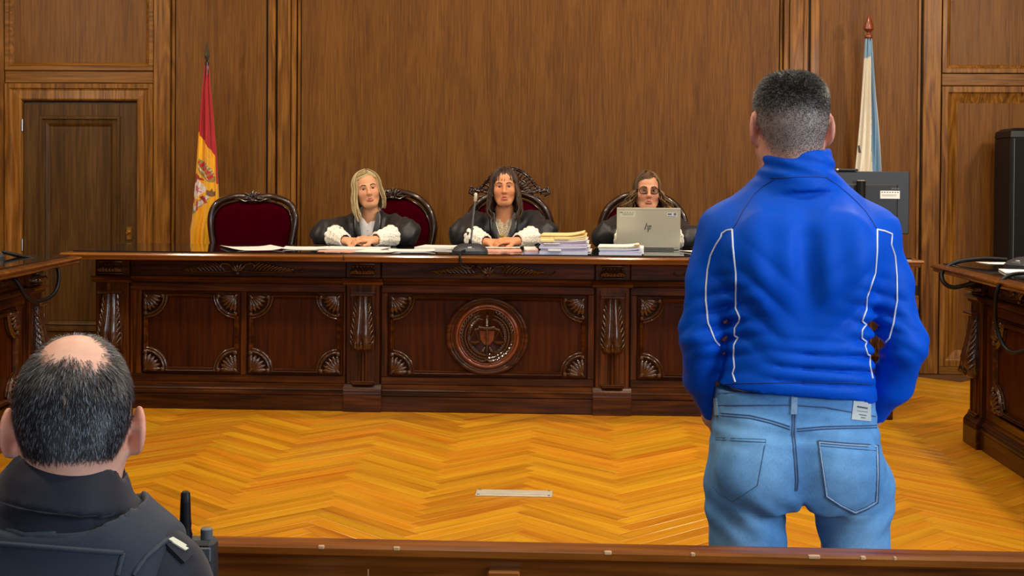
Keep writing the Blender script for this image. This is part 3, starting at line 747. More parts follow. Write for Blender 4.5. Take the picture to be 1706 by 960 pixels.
# ================================================================== flags
def lerp_tab(z, tab): return np.interp(z, [t[0] for t in tab][::-1], [t[1] for t in tab][::-1])
def flag_cloth(name, root, cx_, cpx, ztop, pxs, edges, colour, folds, nf=84, dz=.0034, zbot=.55, yc=0.0, amp=.02):
    """hanging cloth as one folded closed surface; edges = (py, left px, right px) at the cloth"""
    zs = np.arange(zbot, ztop, dz)[::-1]; py0 = edges[0][0]
    rings = []; cols = []
    for z in zs:
        py = py0 + (ztop-z)/pxs
        l = np.interp(py, [e[0] for e in edges], [e[1] for e in edges]); r = np.interp(py, [e[0] for e in edges], [e[2] for e in edges])
        w = (r-l)*pxs; f = min(1.0, .25+(ztop-z)/.5)
        ring = []
        for i in range(nf):
            s = i/(nf-1); px = l + (r-l)*s
            env = math.sin(PI*min(max(s, 0), 1))**.5
            y = -w*.32*env + amp*f*math.sin(2*PI*(folds*s) + 1.1 + .6*math.sin(py*.012))*env + amp*.35*f*math.sin(2*PI*(folds*2.3*s)+py*.02)
            ring.append(((px-cpx)*pxs + cx_, yc+y, z)); cols.append(colour(px, py, s, True))
        nb = 14
        for i in range(nb):
            s = 1-(i+1)/(nb+1); px = l+(r-l)*s
            ring.append(((px-cpx)*pxs + cx_, yc + w*.30*math.sin(PI*s)**.5, z)); cols.append(colour(px, py, s, False))
        rings.append(ring)
    m = MB(); m.loft(rings); me = m.mesh(name, True); set_col(me, np.array(cols)); return link(name, me, 'flagcloth', root)
M['flagcloth'] = vcol('flag_cloth', 0.6, 0.06, 200, 0.1, 600, 0, 0, 0.3, 0.3)
RED, YEL = srgb(176, 22, 30), srgb(240, 176, 16)
def seg(px, py, a, b):
    ax, ay = a; bx, by = b; dx, dy = bx-ax, by-ay; l = math.hypot(dx, dy)
    u = ((px-ax)*dx + (py-ay)*dy)/l; v = ((px-ax)*-dy + (py-ay)*dx)/l
    return u, v, l
def inpoly(x, y, P):
    c = False; j = len(P)-1
    for i in range(len(P)):
        if (P[i][1] > y) != (P[j][1] > y) and x < (P[j][0]-P[i][0])*(y-P[i][1])/(P[j][1]-P[i][1]) + P[i][0]: c = not c
        j = i
    return c
def es_col(px, py, s, front):
    zb = 218 + (px-333)*1.42
    if py < zb: return RED
    if not front: return RED if py < 330 else YEL
    if s > .95 and py < 308: return RED
    if s < .05 and py > 365: return RED
    c = YEL
    # crown
    u, v, l = seg(px, py, (335, 268), (361, 304)); e = ((u-l/2)/(l/2+1))**2 + (v/9.5)**2
    if e < 1:
        c = srgb(150, 132, 70)
        if e < .72 and abs(v+.5) < 5.6 and (u % 8.2) < 5.6: c = srgb(196, 40, 34)
        if e < .6 and abs(v-4.5) < 1.2: c = srgb(226, 206, 150)
        if v < -5.5 and (u % 5) < 2.2: c = srgb(205, 190, 150)
    if inpoly(px, py, [(324, 300), (331, 289), (346, 302), (336, 301), (325, 311)]): c = srgb(160, 34, 30)
    if inpoly(px, py, [(323, 326), (330, 335), (327, 341), (321, 334)]): c = srgb(160, 40, 34)
    if inpoly(px, py, [(324.5, 310), (336, 299.5), (351.5, 317), (331, 333.5), (324, 323)]):
        c = srgb(226, 214, 208)
        lion = [(329, 313), (334, 309), (336, 314), (341, 314), (338, 318), (342, 322), (337, 321), (334, 325), (333, 319), (328, 321), (331, 316)]
        if inpoly(px, py, lion): c = srgb(204, 92, 116)
    u, v, l = seg(px, py, (354, 328), (324, 354))
    if 0 < u < l and abs(v) < 4.6:
        c = srgb(214, 206, 196)
        if abs(abs(v)-4) < .8: c = srgb(150, 136, 110)
    if (7 < u < 13 and abs(v) < 8) or (22 < u+v*.9 < 29 and abs(v) < 7): c = srgb(168, 30, 28)
    if l-4 < u < l+3 and abs(v) < 5.5: c = srgb(110, 112, 90)
    if inpoly(px, py, [(352, 326), (352, 317), (356, 320), (359, 315), (361, 321), (365, 320), (363, 328), (358, 330)]): c = srgb(126, 84, 50)
    return c
PXM = 8.85/2200
fl = thing('flag', 'red and yellow flag with coat of arms hanging beside the empty chair', 'flag', (-2.498, 8.86, 0), 0, 'flags on poles')
flag_cloth('flag_cloth', fl, 0.0, 346.5, 2.062, PXM,
           [(108, 343, 350.5), (118, 342, 352), (150, 338.5, 354.5), (200, 335, 360), (250, 332, 364.5), (300, 328.5, 367.5), (345, 324, 369), (365, 322, 369), (385, 318.5, 366), (415, 319, 362), (520, 322, 360)], es_col, 2.6)
MB().tube([(.004, .0, 0.03), (.004, 0, 2.08)], .013, 10).build('pole', 'chairwood', fl, 60)
M['bronze'] = plain('dark_bronze', srgb(60, 52, 34), 0.4, 0.8)
m = MB(); m.loft([[(.004-a, 0, z), (.004, -b, z), (.004+a, 0, z), (.004, b, z)] for a, b, z in ((.010, .010, 2.062), (.012, .012, 2.085), (.004, .004, 2.092), (.020, .006, 2.125), (.015, .005, 2.155), (.001, .001, 2.222))]); m.build('spearhead', 'bronze', fl)
MB().lathe([(.14, 0), (.14, .02), (.05, .04), (.03, .1), (.018, .12)], (.004, 0, 0), 20).build('base', 'bronze', fl, 40)

BLU, CRM = srgb(128, 168, 196), srgb(226, 218, 200)
def gz_col(px, py, s, front):
    if py < 96 - (px-1440)*.3: return BLU
    if s > .62+.10*math.sin(py*.02): return srgb(110, 146, 178) if s < .97 else CRM
    if abs(px-1431-(py-243)*.1) < 1.2 and 240 < py < 252: return srgb(60, 50, 50)
    if py > 262 and abs((px-1462)-(py-272)*-.8) < 1.0: return srgb(60, 70, 90)
    return CRM
f2 = thing('flag', 'white and pale blue flag hanging behind the monitor', 'flag', (1.938, 8.86, 0), 0, 'flags on poles')
flag_cloth('flag_cloth', f2, 0.0, 1445.5, 2.257, PXM, [(62, 1440, 1451), (80, 1439, 1452.5), (120, 1437, 1456), (160, 1434.5, 1459), (200, 1432, 1463), (240, 1429, 1466), (285, 1425, 1469), (360, 1419, 1475), (500, 1416, 1478)], gz_col, 3.0, 64, .005, .55, 0, .022)
MB().tube([(0, .0, 0.03), (0, 0, 2.27)], .013, 10).build('pole', 'chairwood', f2, 60)
M['finial'] = plain('reddish_wood', srgb(120, 52, 24), 0.3, 0, 0.4)
MB().lathe([(.022, 2.250), (.028, 2.258), (.026, 2.272), (.012, 2.280), (.010, 2.290), (.022, 2.300), (.033, 2.312), (.030, 2.340), (.016, 2.380), (.004, 2.405), (.001, 2.410)], (0, 0, 0), 18).build('finial', 'finial', f2, 40)
MB().lathe([(.14, 0), (.14, .02), (.05, .04), (.03, .1), (.018, .12)], (0, 0, 0), 20).build('base', 'bronze', f2, 40)

# ================================================================== loudspeaker, monitor
t = thing('loudspeaker', 'tall black loudspeaker cabinet against the wall at the right edge', 'loudspeaker', (2.99, 8.74, 0))
MB().box(-.20, .20, -.13, .20, .06, 1.60, .012).build('cabinet', 'black', t)
m = MB(); m.loft([[(-.20+d, -.13+d, z), (.20-d, -.13+d, z), (.20-d, .20-d, z), (-.20+d, .20-d, z)] for z, d in ((1.595, 0), (1.635, .006), (1.655, .035))]); m.build('top_cap', 'black', t, 30)
M['grille'] = plain('black_grille', (0.004, 0.0045, 0.005), 0.7, 0, 0, 0.3, 900, 0.4, 900, spec=0.2)
MB().box(-.172, .172, -.142, -.128, .10, 1.585, .004).build('grille', 'grille', t)
MB().box(-.178, -.174, -.139, -.128, .10, 1.585, .001).box(.174, .178, -.139, -.128, .10, 1.585, .001).build('grille_frame', 'dgrey', t)
MB().box(-.17, .17, -.11, .18, 0, .06, .005).build('foot', 'black', t)

t = thing('computer_monitor', 'black computer monitor seen from behind beside the standing man', 'monitor', (1.66, 7.78, .8925))
MB().box(-.285, .285, -.012, .024, .105, .470, .006).build('case', 'charcoal', t)
M['char2'] = plain('charcoal_back', srgb(36, 40, 46), 0.5, 0, 0, 0.1)
MB().box(-.215, .215, -.030, -.011, .175, .398, .008).build('back_cover', 'char2', t)
MB().box(-.276, .276, .0238, .0255, .118, .458).build('screen', 'black_glass', t)
m = MB(); m.tube([(-.005, -.060, .02), (-.005, -.060, .415)], .026, 20); m.build('stand_column', 'black', t, 50)
MB().lathe([(.024, .4151), (.020, .4175), (.001, .4178)], (-.005, -.060, 0), 20).build('column_cap', 'alu', t, 40)
MB().box(-.03, .02, -.05, -.028, .23, .33, .005).build('mount', 'black', t)
MB().box(-.13, .12, -.13, .09, 0, .018, .006).build('base', 'black', t)
MB().box(.112, .224, -.0316, -.0298, .312, .358, .0005).build('sticker', 'white', t)
m = MB()
for i in range(7): m.box(.118+i*.015, .127+i*.015, -.0320, -.0315, .347, .352)
for z in (.334, .327): m.box(.120, .205, -.0320, -.0315, z, z+.002)
m.build('print', 'dgrey', t)
m = MB()
for i in range(7): m.box(.176+i*.0066, .180+i*.0066, -.0316, -.0305, .365, .3755)
m.build('maker_mark', 'dgrey', t)
t = thing('webcam', 'slim dark webcam bar on top of the monitor', 'webcam', (1.585, 7.775, 1.364))
MB().box(-.075, .062, -.018, .018, -.001, .013, .005).build('body', 'char2', t); MB().lathe([(.006, .0), (.008, -.004), (.002, -.008)], (-.06, -.018, .006), 12, 'y').build('lens', 'steel', t, 40)

# ================================================================== microphones
def mic(label, loc, rz, neck, w=.20):
    t = thing('desk_microphone', label, 'microphone', loc, rz, 'desk microphones')
    rings = []
    for z, fx, y0, y1 in ((0, 1.0, -.075, .075), (.012, 1.0, -.075, .075), (.030, .86, -.055, .070), (.046, .62, -.02, .06), (.050, .35, .0, .045)):
        ring = []
        for k in range(28):
            a = 2*PI*k/28; ex = .45
            x = w/2*fx*math.copysign(abs(math.cos(a))**ex, math.cos(a)); y = (y0+y1)/2 + (y1-y0)/2*math.copysign(abs(math.sin(a))**ex, math.sin(a)); ring.append((x, y, z))
        rings.append(ring)
    MB().loft(rings).build('base', 'charcoal', t, 40)
    MB().box(-.03, .03, -.066, -.05, .010, .026, .003).build('front_panel', 'dgrey', t)
    m = MB(); m.box(-.012, .012, -.056, -.042, .024, .034, .002); m.build('button', 'alu', t)
    MB().tube(smooth_path(neck[:-1], 6), [.0055]*(6*(len(neck)-2)+1), 8).build('gooseneck', 'dgrey', t, 60)
    MB().lathe([(.008, -.004), (.011, .0), (.008, .02), (.005, .03)], neck[0], 10).build('collar', 'black', t, 50)
    a, b = Vector(neck[-2]), Vector(neck[-1])
    MB().tube([a, a.lerp(b, .1), a.lerp(b, .9), b], [.006, .0095, .0095, .005], 10).build('capsule', 'alu', t, 50)
    return t
def cable(label, pts, r=.005, mat='black'):
    o = MB().tube(smooth_path(pts, 5), r, 7).build('microphone_cable', mat, None, 60)
    return tag(o, label, 'cable', 'microphone cables')
ZT_ = .8925
mic('desk microphone with tall gooseneck in front of the middle judge', (-.578, 7.33, ZT_), math.radians(2), [(.0, .01, .045), (.008, .012, .10), (.016, .02, .20), (.026, .03, .285), (.030, .03, .333)])
cable('black cable of the middle microphone hanging over the bench edge', [(-.60, 7.27, ZT_+.014), (-.612, 7.21, ZT_+.012), (-.617, 7.150, ZT_-.002), (-.617, 7.142, .86), (-.610, 7.148, .828), (-.570, 7.16, .815), (-.53, 7.20, .826)], .007)
mic('desk microphone on the left side bench', (-2.905, 6.42, ZT_), math.radians(118), [(.03, .03, .045), (.05, .03, .13), (.02, .05, .20), (-.04, .10, .22), (-.13, .16, .22)])
cable('black cable looping down from the left side bench', [(-2.87, 6.50, ZT_+.03), (-2.80, 6.52, ZT_+.01), (-2.63, 6.48, ZT_-.02), (-2.565, 6.46, .83), (-2.56, 6.42, .74), (-2.57, 6.30, .70), (-2.59, 6.16, .715), (-2.62, 6.10, .80), (-2.66, 6.10, .838)], .010)
mic('desk microphone on the right side bench', (2.19, 6.50, ZT_), math.radians(-70), [(-.03, .02, .045), (-.03, .03, .11), (.0, .05, .155), (.06, .09, .185), (.14, .13, .21)])
cable('black cable curling off the far end of the right bench', [(2.13, 6.60, ZT_+.03), (2.02, 6.66, ZT_+.03), (1.90, 6.66, ZT_+.012), (1.83, 6.64, .86), (1.822, 6.60, .81), (1.86, 6.58, .785), (1.92, 6.55, .80), (1.96, 6.50, .825)], .011)
cable('black cable hanging down the front of the right bench', [(2.02, 5.86, ZT_+.012), (1.90, 5.80, ZT_+.014), (1.83, 5.76, .87), (1.815, 5.77, .78), (1.83, 5.80, .68), (1.85, 5.76, .60), (1.87, 5.68, .58), (1.93, 5.60, .62)], .009)

# ================================================================== papers and laptop
def sheet(label, x, y, rz, w=.21, h=.297, mat='white', z=ZT_, th=.0008, curl=.012, name='paper_sheet', group='loose papers on the bench'):
    m = MB(); n = 8; rings = []
    for i in range(n+1):
        u = -w/2 + w*i/n; c = curl*(max(0, abs(u)/(w/2)-.35))**2
        rings.append([(u, -h/2, c+.0003), (u, h/2, c*.7+.0003), (u, h/2, c*.7+th), (u, -h/2, c+th)])
    m.loft(rings); o = m.build(name, mat); o.location = (x, y, z); o.rotation_euler = (0, 0, rz)
    return tag(o, label, 'paper', group)
sheet('white sheet lying askew in front of the empty chair', -1.86, 7.55, math.radians(24), .297, .42, 'white', ZT_, .001, .03)
sheet('white papers at the left of the blonde judge', -1.56, 7.62, math.radians(8), .25, .30, 'white', ZT_, .003)
sheet('white papers under the hands of the blonde judge', -1.27, 7.62, math.radians(-4), .36, .28, 'white', ZT_, .006, .004)
sheet('pink printed page before the blonde judge', -1.30, 7.36, math.radians(3), .26, .17, 'pink', ZT_, .001, .002)
sheet('white sheet overlapping the bench edge before the blonde judge', -1.10, 7.36, math.radians(-10), .22, .22, 'white', ZT_+.0012, .001, .004)
sheet('white page between the blonde judge and the microphone', -.92, 7.46, math.radians(8), .26, .24, 'white', ZT_, .004, .012)
sheet('white sheaf left of the middle microphone', -.80, 7.76, math.radians(-6), .22, .30, 'white', ZT_, .012, .004)
sheet('pink printed document under the middle judge hands', -.44, 7.52, math.radians(4), .28, .25, 'pink', ZT_, .006, .004)
sheet('white cover page on the pink document', -.45, 7.70, math.radians(4), .27, .10, 'white', ZT_+.0102, .002, .003)
sheet('white slip beside the laptop near the blue jacket', .69, 7.62, math.radians(20), .12, .16, 'white', ZT_, .004, .01)
def stack(label, x, y, rz, layers, w, h, group=None):
    t = thing('paper_stack', label, 'papers', (x, y, ZT_), rz, 'paper stacks on the bench'); z = 0.0
    for (th, mat, dx, dy, cv, sw) in layers:
        m = MB(); rings = []
        for i in range(9):
            u = i/8; xx = (-w/2 + w*u)*sw + dx; lift = cv*max(0, (u-.55))**2*4
            rings.append([(xx, -h/2+dy, z+lift), (xx, h/2+dy, z+lift), (xx, h/2+dy, z+th+lift), (xx, -h/2+dy, z+th+lift)])
        m.loft(rings); m.build('bundle', mat, t); z += th + .0006
    return t, z
t, z = stack('tall stack of lilac and yellow case files beside the middle judge', -.052, 7.40, math.radians(-2),
          [(.016, 'paper_b', 0, 0, 0, 1), (.014, 'paper_v', .004, .004, 0, .98), (.012, 'paper_b', -.003, -.004, .004, .99), (.013, 'paper_v', .002, -.002, .006, .97),
           (.010, 'paper_v', -.004, .004, .010, .98), (.008, 'white', .0, -.004, .012, .97), (.010, 'paper_y', -.006, -.003, .012, .95), (.008, 'paper_y', -.002, .002, .016, .94), (.004, 'tab', -.006, .004, .016, .92), (.006, 'paper_y', -.008, .0, .020, .90)], .265, .31)
for (x0, x1, z0, z1, mt) in ((-.085, -.012, .016, .028, 'white'), (-.125, -.05, .066, .080, 'paper_y'), (-.05, .03, .080, .094, 'paper_y'), (-.11, -.02, .055, .060, 'white')):
    m = MB(); m.box(x0, x1, -.166, -.150, z0, z1, .002); m.build('divider_tab', mt, t)
m = MB()
for k in range(6): m.box(.118-.002*k, .150-.004*k+.006*(k % 2), -.15, .13, .004+k*.012, .007+k*.012, .001)
m.build('loose_edge', 'white', t)
t, z = stack('low stack of bluish papers in front of the laptop', .262, 7.40, math.radians(-3),
          [(.012, 'paper_b', 0, 0, 0, 1), (.010, 'paper_b', .003, .004, .004, .98), (.010, 'paper_b', -.004, 0, .010, .97), (.006, 'paper_y', -.010, .004, .012, .96), (.003, 'white', -.012, 0, .012, .95)], .235, .30)
MB().box(.075, .105, -.155, -.10, z+.008, z+.012, .001).build('orange_tab', 'tab', t); MB().box(.10, .128, -.14, .1, .004, .040, .002).build('loose_edge', 'white', t)
t, z = stack('thin dark-edged file under the tall paper stack at left', -.242, 7.42, math.radians(3), [(.010, 'paper_v', 0, 0, 0, 1), (.008, 'pink', .004, 0, 0, .95), (.006, 'white', -.004, .006, 0, .9)], .075, .28)
# papers on the side benches
def sheet2(label, x, y, rz, w, h, mat, th): return sheet(label, x, y, rz, w, h, mat, ZT_, th, .004, 'paper_sheet', 'papers on the right side bench')
sheet2('white sheet at the far end of the right side bench', 2.17, 6.80, .1, .21, .16, 'white', .001)
sheet2('white papers behind the right microphone', 2.46, 6.64, .3, .22, .28, 'white', .012)
sheet2('white pages at the front of the right side bench', 2.06, 6.12, -.2, .21, .25, 'white', .006)
t = thing('crumpled_note_pile', 'crumpled pale yellow paper on the right side bench', 'papers', (2.36, 6.20, ZT_))
for k in range(5):
    m = MB(); n = 7; rings = []
    for i in range(n):
        rings.append([(-.07+.14*i/(n-1)+.01*random.random(), -.06+.12*j/(n-1)+.01*random.random(), .006+k*.010+.014*random.random()) for j in range(n)])
    m.loft(rings, False, False); o = m.build('leaf_of_paper', 'paper_y', t); o.rotation_euler = (0, 0, k*.5)

t = thing('laptop', 'open silver laptop facing away in front of the judge with glasses', 'laptop', (.437, 7.80, ZT_), math.radians(-1))
M['silver'] = plain('silver_shell', srgb(196, 190, 168), 0.30, 0.35, 0, 0.03, 8)
MB().box(-.186, .186, .0, .245, .001, .017, .004).build('keyboard_base', 'silver', t)
M['keys'] = plain('keyboard_black', (0.02, 0.02, 0.022), 0.5)
m = MB()
for r in range(5):
    for c in range(13): m.box(-.165+c*.0255, -.143+c*.0255, .03+r*.022, .048+r*.022, .017, .0185)
m.build('keys', 'keys', t)
lid = MB().box(-.1865, .1865, -.003, .003, .0, .238, .0025).build('lid', 'silver', t); lid.location = (0, -.002, .012); lid.rotation_euler = (math.radians(6.5), 0, 0)
MB().box(-.176, .176, .003, .0035, .014, .226).build('screen', 'black_glass', lid)
MB().tube([(-.15, .004, .012), (.15, .004, .012)], .007, 10).build('hinge', 'char2', t, 60)
# slanted logo strokes, stickers
lg = MB(); sl = .30
def stroke(x0, z0, x1, z1, w=.0026): lg.prism([(x0-w, z0), (x0+w, z0), (x1+w, z1), (x1-w, z1)], -.0036, -.003)
zc = .122
stroke(-.022, zc-.014, -.010, zc+.026); lg.prism([(-.013, zc+.008), (-.004, zc+.013), (-.001, zc+.009), (-.006, zc-.014), (-.010, zc-.014), (-.005, zc+.007)], -.0036, -.003)
stroke(-.004, zc-.028, .007, zc+.012); lg.prism([(.006, zc+.008), (.013, zc+.013), (.017, zc+.009), (.012, zc-.010), (.004, zc-.014), (.004, zc-.010), (.009, zc-.008), (.013, zc+.006)], -.0036, -.003)
lg.build('logo', 'keys', lid)
MB().box(-.168, -.078, -.0036, -.003, .184, .217).build('asset_sticker', plain('pale_sticker', srgb(206, 204, 176), .6), lid)
m = MB(); m.box(-.168, -.150, -.0040, -.0034, .207, .2125)
for i in range(4): m.box(-.145+i*.016, -.134+i*.016, -.0040, -.0034, .208, .2115)
for z in (.200, .1945): m.box(-.155, -.09, -.0040, -.0034, z, z+.0022)
m.build('sticker_print', 'dgrey', lid)
MB().box(.108, .164, -.0036, -.003, .184, .210).build('round_sticker', plain('pale_sticker_b', srgb(196, 200, 204), .6), lid)
m = MB(); m.box(.112, .134, -.0040, -.0034, .197, .206); m.box(.146, .160, -.0040, -.0034, .195, .208); m.box(.110, .160, -.0040, -.0034, .187, .190); m.build('sticker_print', 'dgrey', lid)
MB().box(-.18, .18, -.0034, -.0028, .2245, .2252).build('lid_seam', 'dgrey', lid)
# ================================================================== implicit surfaces
class Frame:
    def __init__(s, origin=(0, 0, 0), rot=None, scale=1.0):
        s.o = np.array(origin, float); s.R = np.eye(3) if rot is None else np.array(rot, float); s.k = scale
    def w(s, p): return s.o + (s.R @ (np.array(p, float)*s.k))       # local -> world
    def l(s, P): return ((P - s.o) @ s.R)/s.k                          # world -> local
def smin(a, b, k):
    if k <= 0: return np.minimum(a, b)
    h = np.clip(.5+.5*(b-a)/k, 0, 1); return b*(1-h)+a*h-k*h*(1-h)
def axis(segs):
    """rectilinear axis from [(start, end, step), ...]"""
    out = []
    for a, b, st in segs:
        n = max(1, int(round((b-a)/st))); out += list(a+(b-a)*np.arange(n)/n)
    out.append(segs[-1][1]); return np.array(out)
class SDF:
    def __init__(s, xs, ys, zs):
        s.ax = (np.array(xs), np.array(ys), np.array(zs)); s.D = np.full((len(xs), len(ys), len(zs)), .5, np.float32)
        s.F = Frame()
    def region(s, lo, hi):
        sl = []
        for a, l, h in zip(s.ax, lo, hi):
            i0 = max(0, np.searchsorted(a, l)-1); i1 = min(len(a), np.searchsorted(a, h)+1); sl.append(slice(i0, max(i1, i0+1)))
        g = np.meshgrid(s.ax[0][sl[0]], s.ax[1][sl[1]], s.ax[2][sl[2]], indexing='ij')
        return tuple(sl), np.stack(g, -1)
    def op(s, lo, hi, fn, k, mode):
        # lo/hi: bounds in the current local frame
        cs = np.array([s.F.w((x, y, z)) for x in (lo[0], hi[0]) for y in (lo[1], hi[1]) for z in (lo[2], hi[2])])
        m = k + .03
        sl, P = s.region(cs.min(0)-m, cs.max(0)+m)
        if P.size == 0: return
        d = (fn(s.F.l(P))*s.F.k).astype(np.float32); D = s.D[sl]
        if mode == 'add': s.D[sl] = smin(D, d, k)
        elif mode == 'sub': s.D[sl] = -smin(-D, d, k)
        elif mode == 'and': s.D[sl] = -smin(-D, -d, k)
    def rc(s, a, b, ra, rb, k=.02, mode='add', sc=(1, 1, 1)):
        a, b, sc = np.array(a, float), np.array(b, float), np.array(sc, float)
        R = max(ra, rb)/sc.min(); lo, hi = np.minimum(a, b)-R, np.maximum(a, b)+R
        A, B = a*sc, b*sc; ab = B-A; L2 = max(ab@ab, 1e-12)
        def fn(P):
            q = P*sc - A; t = np.clip((q@ab)/L2, 0, 1)
            return (np.linalg.norm(q - t[..., None]*ab, axis=-1) - (ra+(rb-ra)*t))/sc.max()
        s.op(lo, hi, fn, k, mode); return s
    def chain(s, pts, rs, k=.015, sc=(1, 1, 1)):
        for i in range(len(pts)-1): s.rc(pts[i], pts[i+1], rs[i], rs[i+1], k, 'add', sc)
        return s
    def ell(s, c, r, k=.02, mode='add', rot=None):
        c, r = np.array(c, float), np.array(r, float); m = r.max()
        Rm = None if rot is None else np.array(Matrix.Rotation(rot[0], 3, rot[1]))
        def fn(P):
            q = P - c
            if Rm is not None: q = q @ Rm
            k0 = np.linalg.norm(q/r, axis=-1); k1 = np.linalg.norm(q/(r*r), axis=-1)+1e-9
            return k0*(k0-1)/k1
        s.op(c-m, c+m, fn, k, mode); return s
    def stack(s, rows, k=.02, mode='add', n=2.3, cap=.01):
        """stack of ellipses along z: rows of (z, cx, cy, rx, ry)"""
        R = np.array(sorted(rows)); z = R[:, 0]
        def sm(zz, col):
            # monotone-ish smooth interpolation
            i = np.clip(np.searchsorted(z, zz)-1, 0, len(z)-2); t = np.clip((zz-z[i])/(z[i+1]-z[i]), 0, 1)
            m_ = np.gradient(col, z); h = z[i+1]-z[i]
            t2, t3 = t*t, t*t*t
            return (2*t3-3*t2+1)*col[i] + (t3-2*t2+t)*h*m_[i] + (-2*t3+3*t2)*col[i+1] + (t3-t2)*h*m_[i+1]
        def fn(P):
            zz = np.clip(P[..., 2], z[0], z[-1]); cx_, cy_, rx, ry = (sm(zz, R[:, j]) for j in (1, 2, 3, 4))
            u = np.abs(P[..., 0]-cx_)/rx; v = np.abs(P[..., 1]-cy_)/ry
            e = (u**n+v**n)**(1/n); g = np.sqrt((u/rx)**2 + (v/ry)**2)/np.maximum(np.sqrt(u*u+v*v), 1e-4)
            d = (e-1)/np.maximum(g, 1e-3)
            dz = np.maximum(z[0]-P[..., 2], P[..., 2]-z[-1])
            return np.where(dz > 0, np.sqrt(np.maximum(d, 0)**2 + dz**2), np.maximum(d, dz) if cap == 0 else -smin(-d, -dz, cap))
        lo = (min(R[:, 1]-R[:, 3]), min(R[:, 2]-R[:, 4]), z[0]); hi = (max(R[:, 1]+R[:, 3]), max(R[:, 2]+R[:, 4]), z[-1])
        s.op(np.array(lo), np.array(hi), fn, k, mode); return s
    def half(s, p, nrm, k=.004):
        """keep what lies on the negative side of the plane"""
        p, nrm = np.array(p, float), np.array(nrm, float); nrm = nrm/np.linalg.norm(nrm)
        g = np.stack(np.meshgrid(*s.ax, indexing='ij'), -1); d = ((g-p)@nrm).astype(np.float32); s.D = -smin(-s.D, -d, k); return s
    def warp(s, fn):
        near = np.abs(s.D) < .05; idx = np.argwhere(near)
        P = np.stack([s.ax[j][idx[:, j]] for j in range(3)], -1); s.D[near] += fn(P).astype(np.float32); return s
    def arrays(s):
        D = s.D; X, Y, Z = s.ax; ins = D < 0; n = np.array(D.shape)
        c = [ins[i:n[0]-1+i, j:n[1]-1+j, k:n[2]-1+k] for i in (0, 1) for j in (0, 1) for k in (0, 1)]
        cnt = sum(q.astype(np.int8) for q in c); cells = np.argwhere((cnt > 0) & (cnt < 8))
        idm = np.full(n-1, -1, np.int64); idm[tuple(cells.T)] = np.arange(len(cells))
        acc = np.zeros((len(cells), 3)); num = np.zeros(len(cells))
        corners = [(i, j, k) for i in (0, 1) for j in (0, 1) for k in (0, 1)]
        for a in corners:
            for ax_ in range(3):
                if a[ax_]: continue
                b = list(a); b[ax_] = 1
                ia, ib = cells+np.array(a), cells+np.array(b)
                da, db = D[tuple(ia.T)], D[tuple(ib.T)]; cr_ = (da < 0) != (db < 0)
                t = np.where(cr_, da/np.where(da-db == 0, 1, da-db), 0)
                pa = np.stack([X[ia[:, 0]], Y[ia[:, 1]], Z[ia[:, 2]]], -1); pb = np.stack([X[ib[:, 0]], Y[ib[:, 1]], Z[ib[:, 2]]], -1)
                acc += np.where(cr_[:, None], pa+(pb-pa)*t[:, None], 0); num += cr_
        V = acc/np.maximum(num, 1)[:, None]; faces = []
        for ax_ in range(3):
            u, v = (ax_+1) % 3, (ax_+2) % 3
            sa = [slice(None)]*3; sb = [slice(None)]*3; sa[ax_] = slice(0, -1); sb[ax_] = slice(1, None)
            A, B = ins[tuple(sa)], ins[tuple(sb)]; e = np.argwhere(A != B)
            e = e[(e[:, u] > 0) & (e[:, v] > 0) & (e[:, u] < n[u]-1) & (e[:, v] < n[v]-1)]
            if not len(e): continue
            fl_ = A[tuple(e.T)]
            def cid(du, dv):
                q = e.copy(); q[:, u] += du; q[:, v] += dv; return idm[tuple(q.T)]
            Q = np.stack([cid(-1, -1), cid(0, -1), cid(0, 0), cid(-1, 0)], -1)
            Q[~fl_] = Q[~fl_][:, ::-1]; faces.append(Q)
        return V, np.concatenate(faces)
    def mesh(s, name, colour=None, relax=1):
        V, Fq = s.arrays()
        if relax:
            E_ = np.concatenate([Fq[:, [0, 1]], Fq[:, [1, 2]], Fq[:, [2, 3]], Fq[:, [3, 0]]]); E_ = np.concatenate([E_, E_[:, ::-1]])
            deg = np.bincount(E_[:, 0], minlength=len(V)).astype(float)
            for it in range(relax*2):
                S_ = np.stack([np.bincount(E_[:, 0], weights=V[E_[:, 1], j], minlength=len(V)) for j in range(3)], -1)/np.maximum(deg, 1)[:, None]
                V = V + (S_-V)*(.5 if it % 2 == 0 else -.45)
        me = bpy.data.meshes.new(name); me.vertices.add(len(V)); me.vertices.foreach_set('co', V.astype(np.float32).ravel())
        me.loops.add(Fq.size); me.loops.foreach_set('vertex_index', Fq.astype(np.int32).ravel())
        me.polygons.add(len(Fq)); me.polygons.foreach_set('loop_start', np.arange(0, Fq.size, 4, dtype=np.int32))
        me.update(calc_edges=True); me.validate()
        me.polygons.foreach_set('use_smooth', [True]*len(me.polygons))
        if colour is not None: set_col(me, colour(np.array(V)))
        return me
_nd = RNG.normal(size=(40, 3)); _nd /= np.linalg.norm(_nd, axis=1)[:, None]; _np = RNG.uniform(0, 6.28, 40); _nf = RNG.uniform(.7, 1.4, 40)
def wob(P, freq, seed=0, n=6, stretch=(1, 1, 1)):
    """cheap smooth noise, about -1..1"""
    o = np.zeros(P.shape[:-1]); Q = P*np.array(stretch)
    for i in range(n):
        j = (i+seed*5) % 40; o += np.sin((Q@_nd[j])*freq*_nf[j] + _np[j] + seed*1.7)
    return o/n**.5/1.2
def mixc(a, b, t):
    t = np.clip(t, 0, 1)[..., None]; return np.array(a)*(1-t)+np.array(b)*t
def sstep(a, b, x):
    t = np.clip((x-a)/(b-a), 0, 1); return t*t*(3-2*t)
def bvh_of(me):
    return BVHTree.FromPolygons([v.co for v in me.vertices], [p.vertices for p in me.polygons])
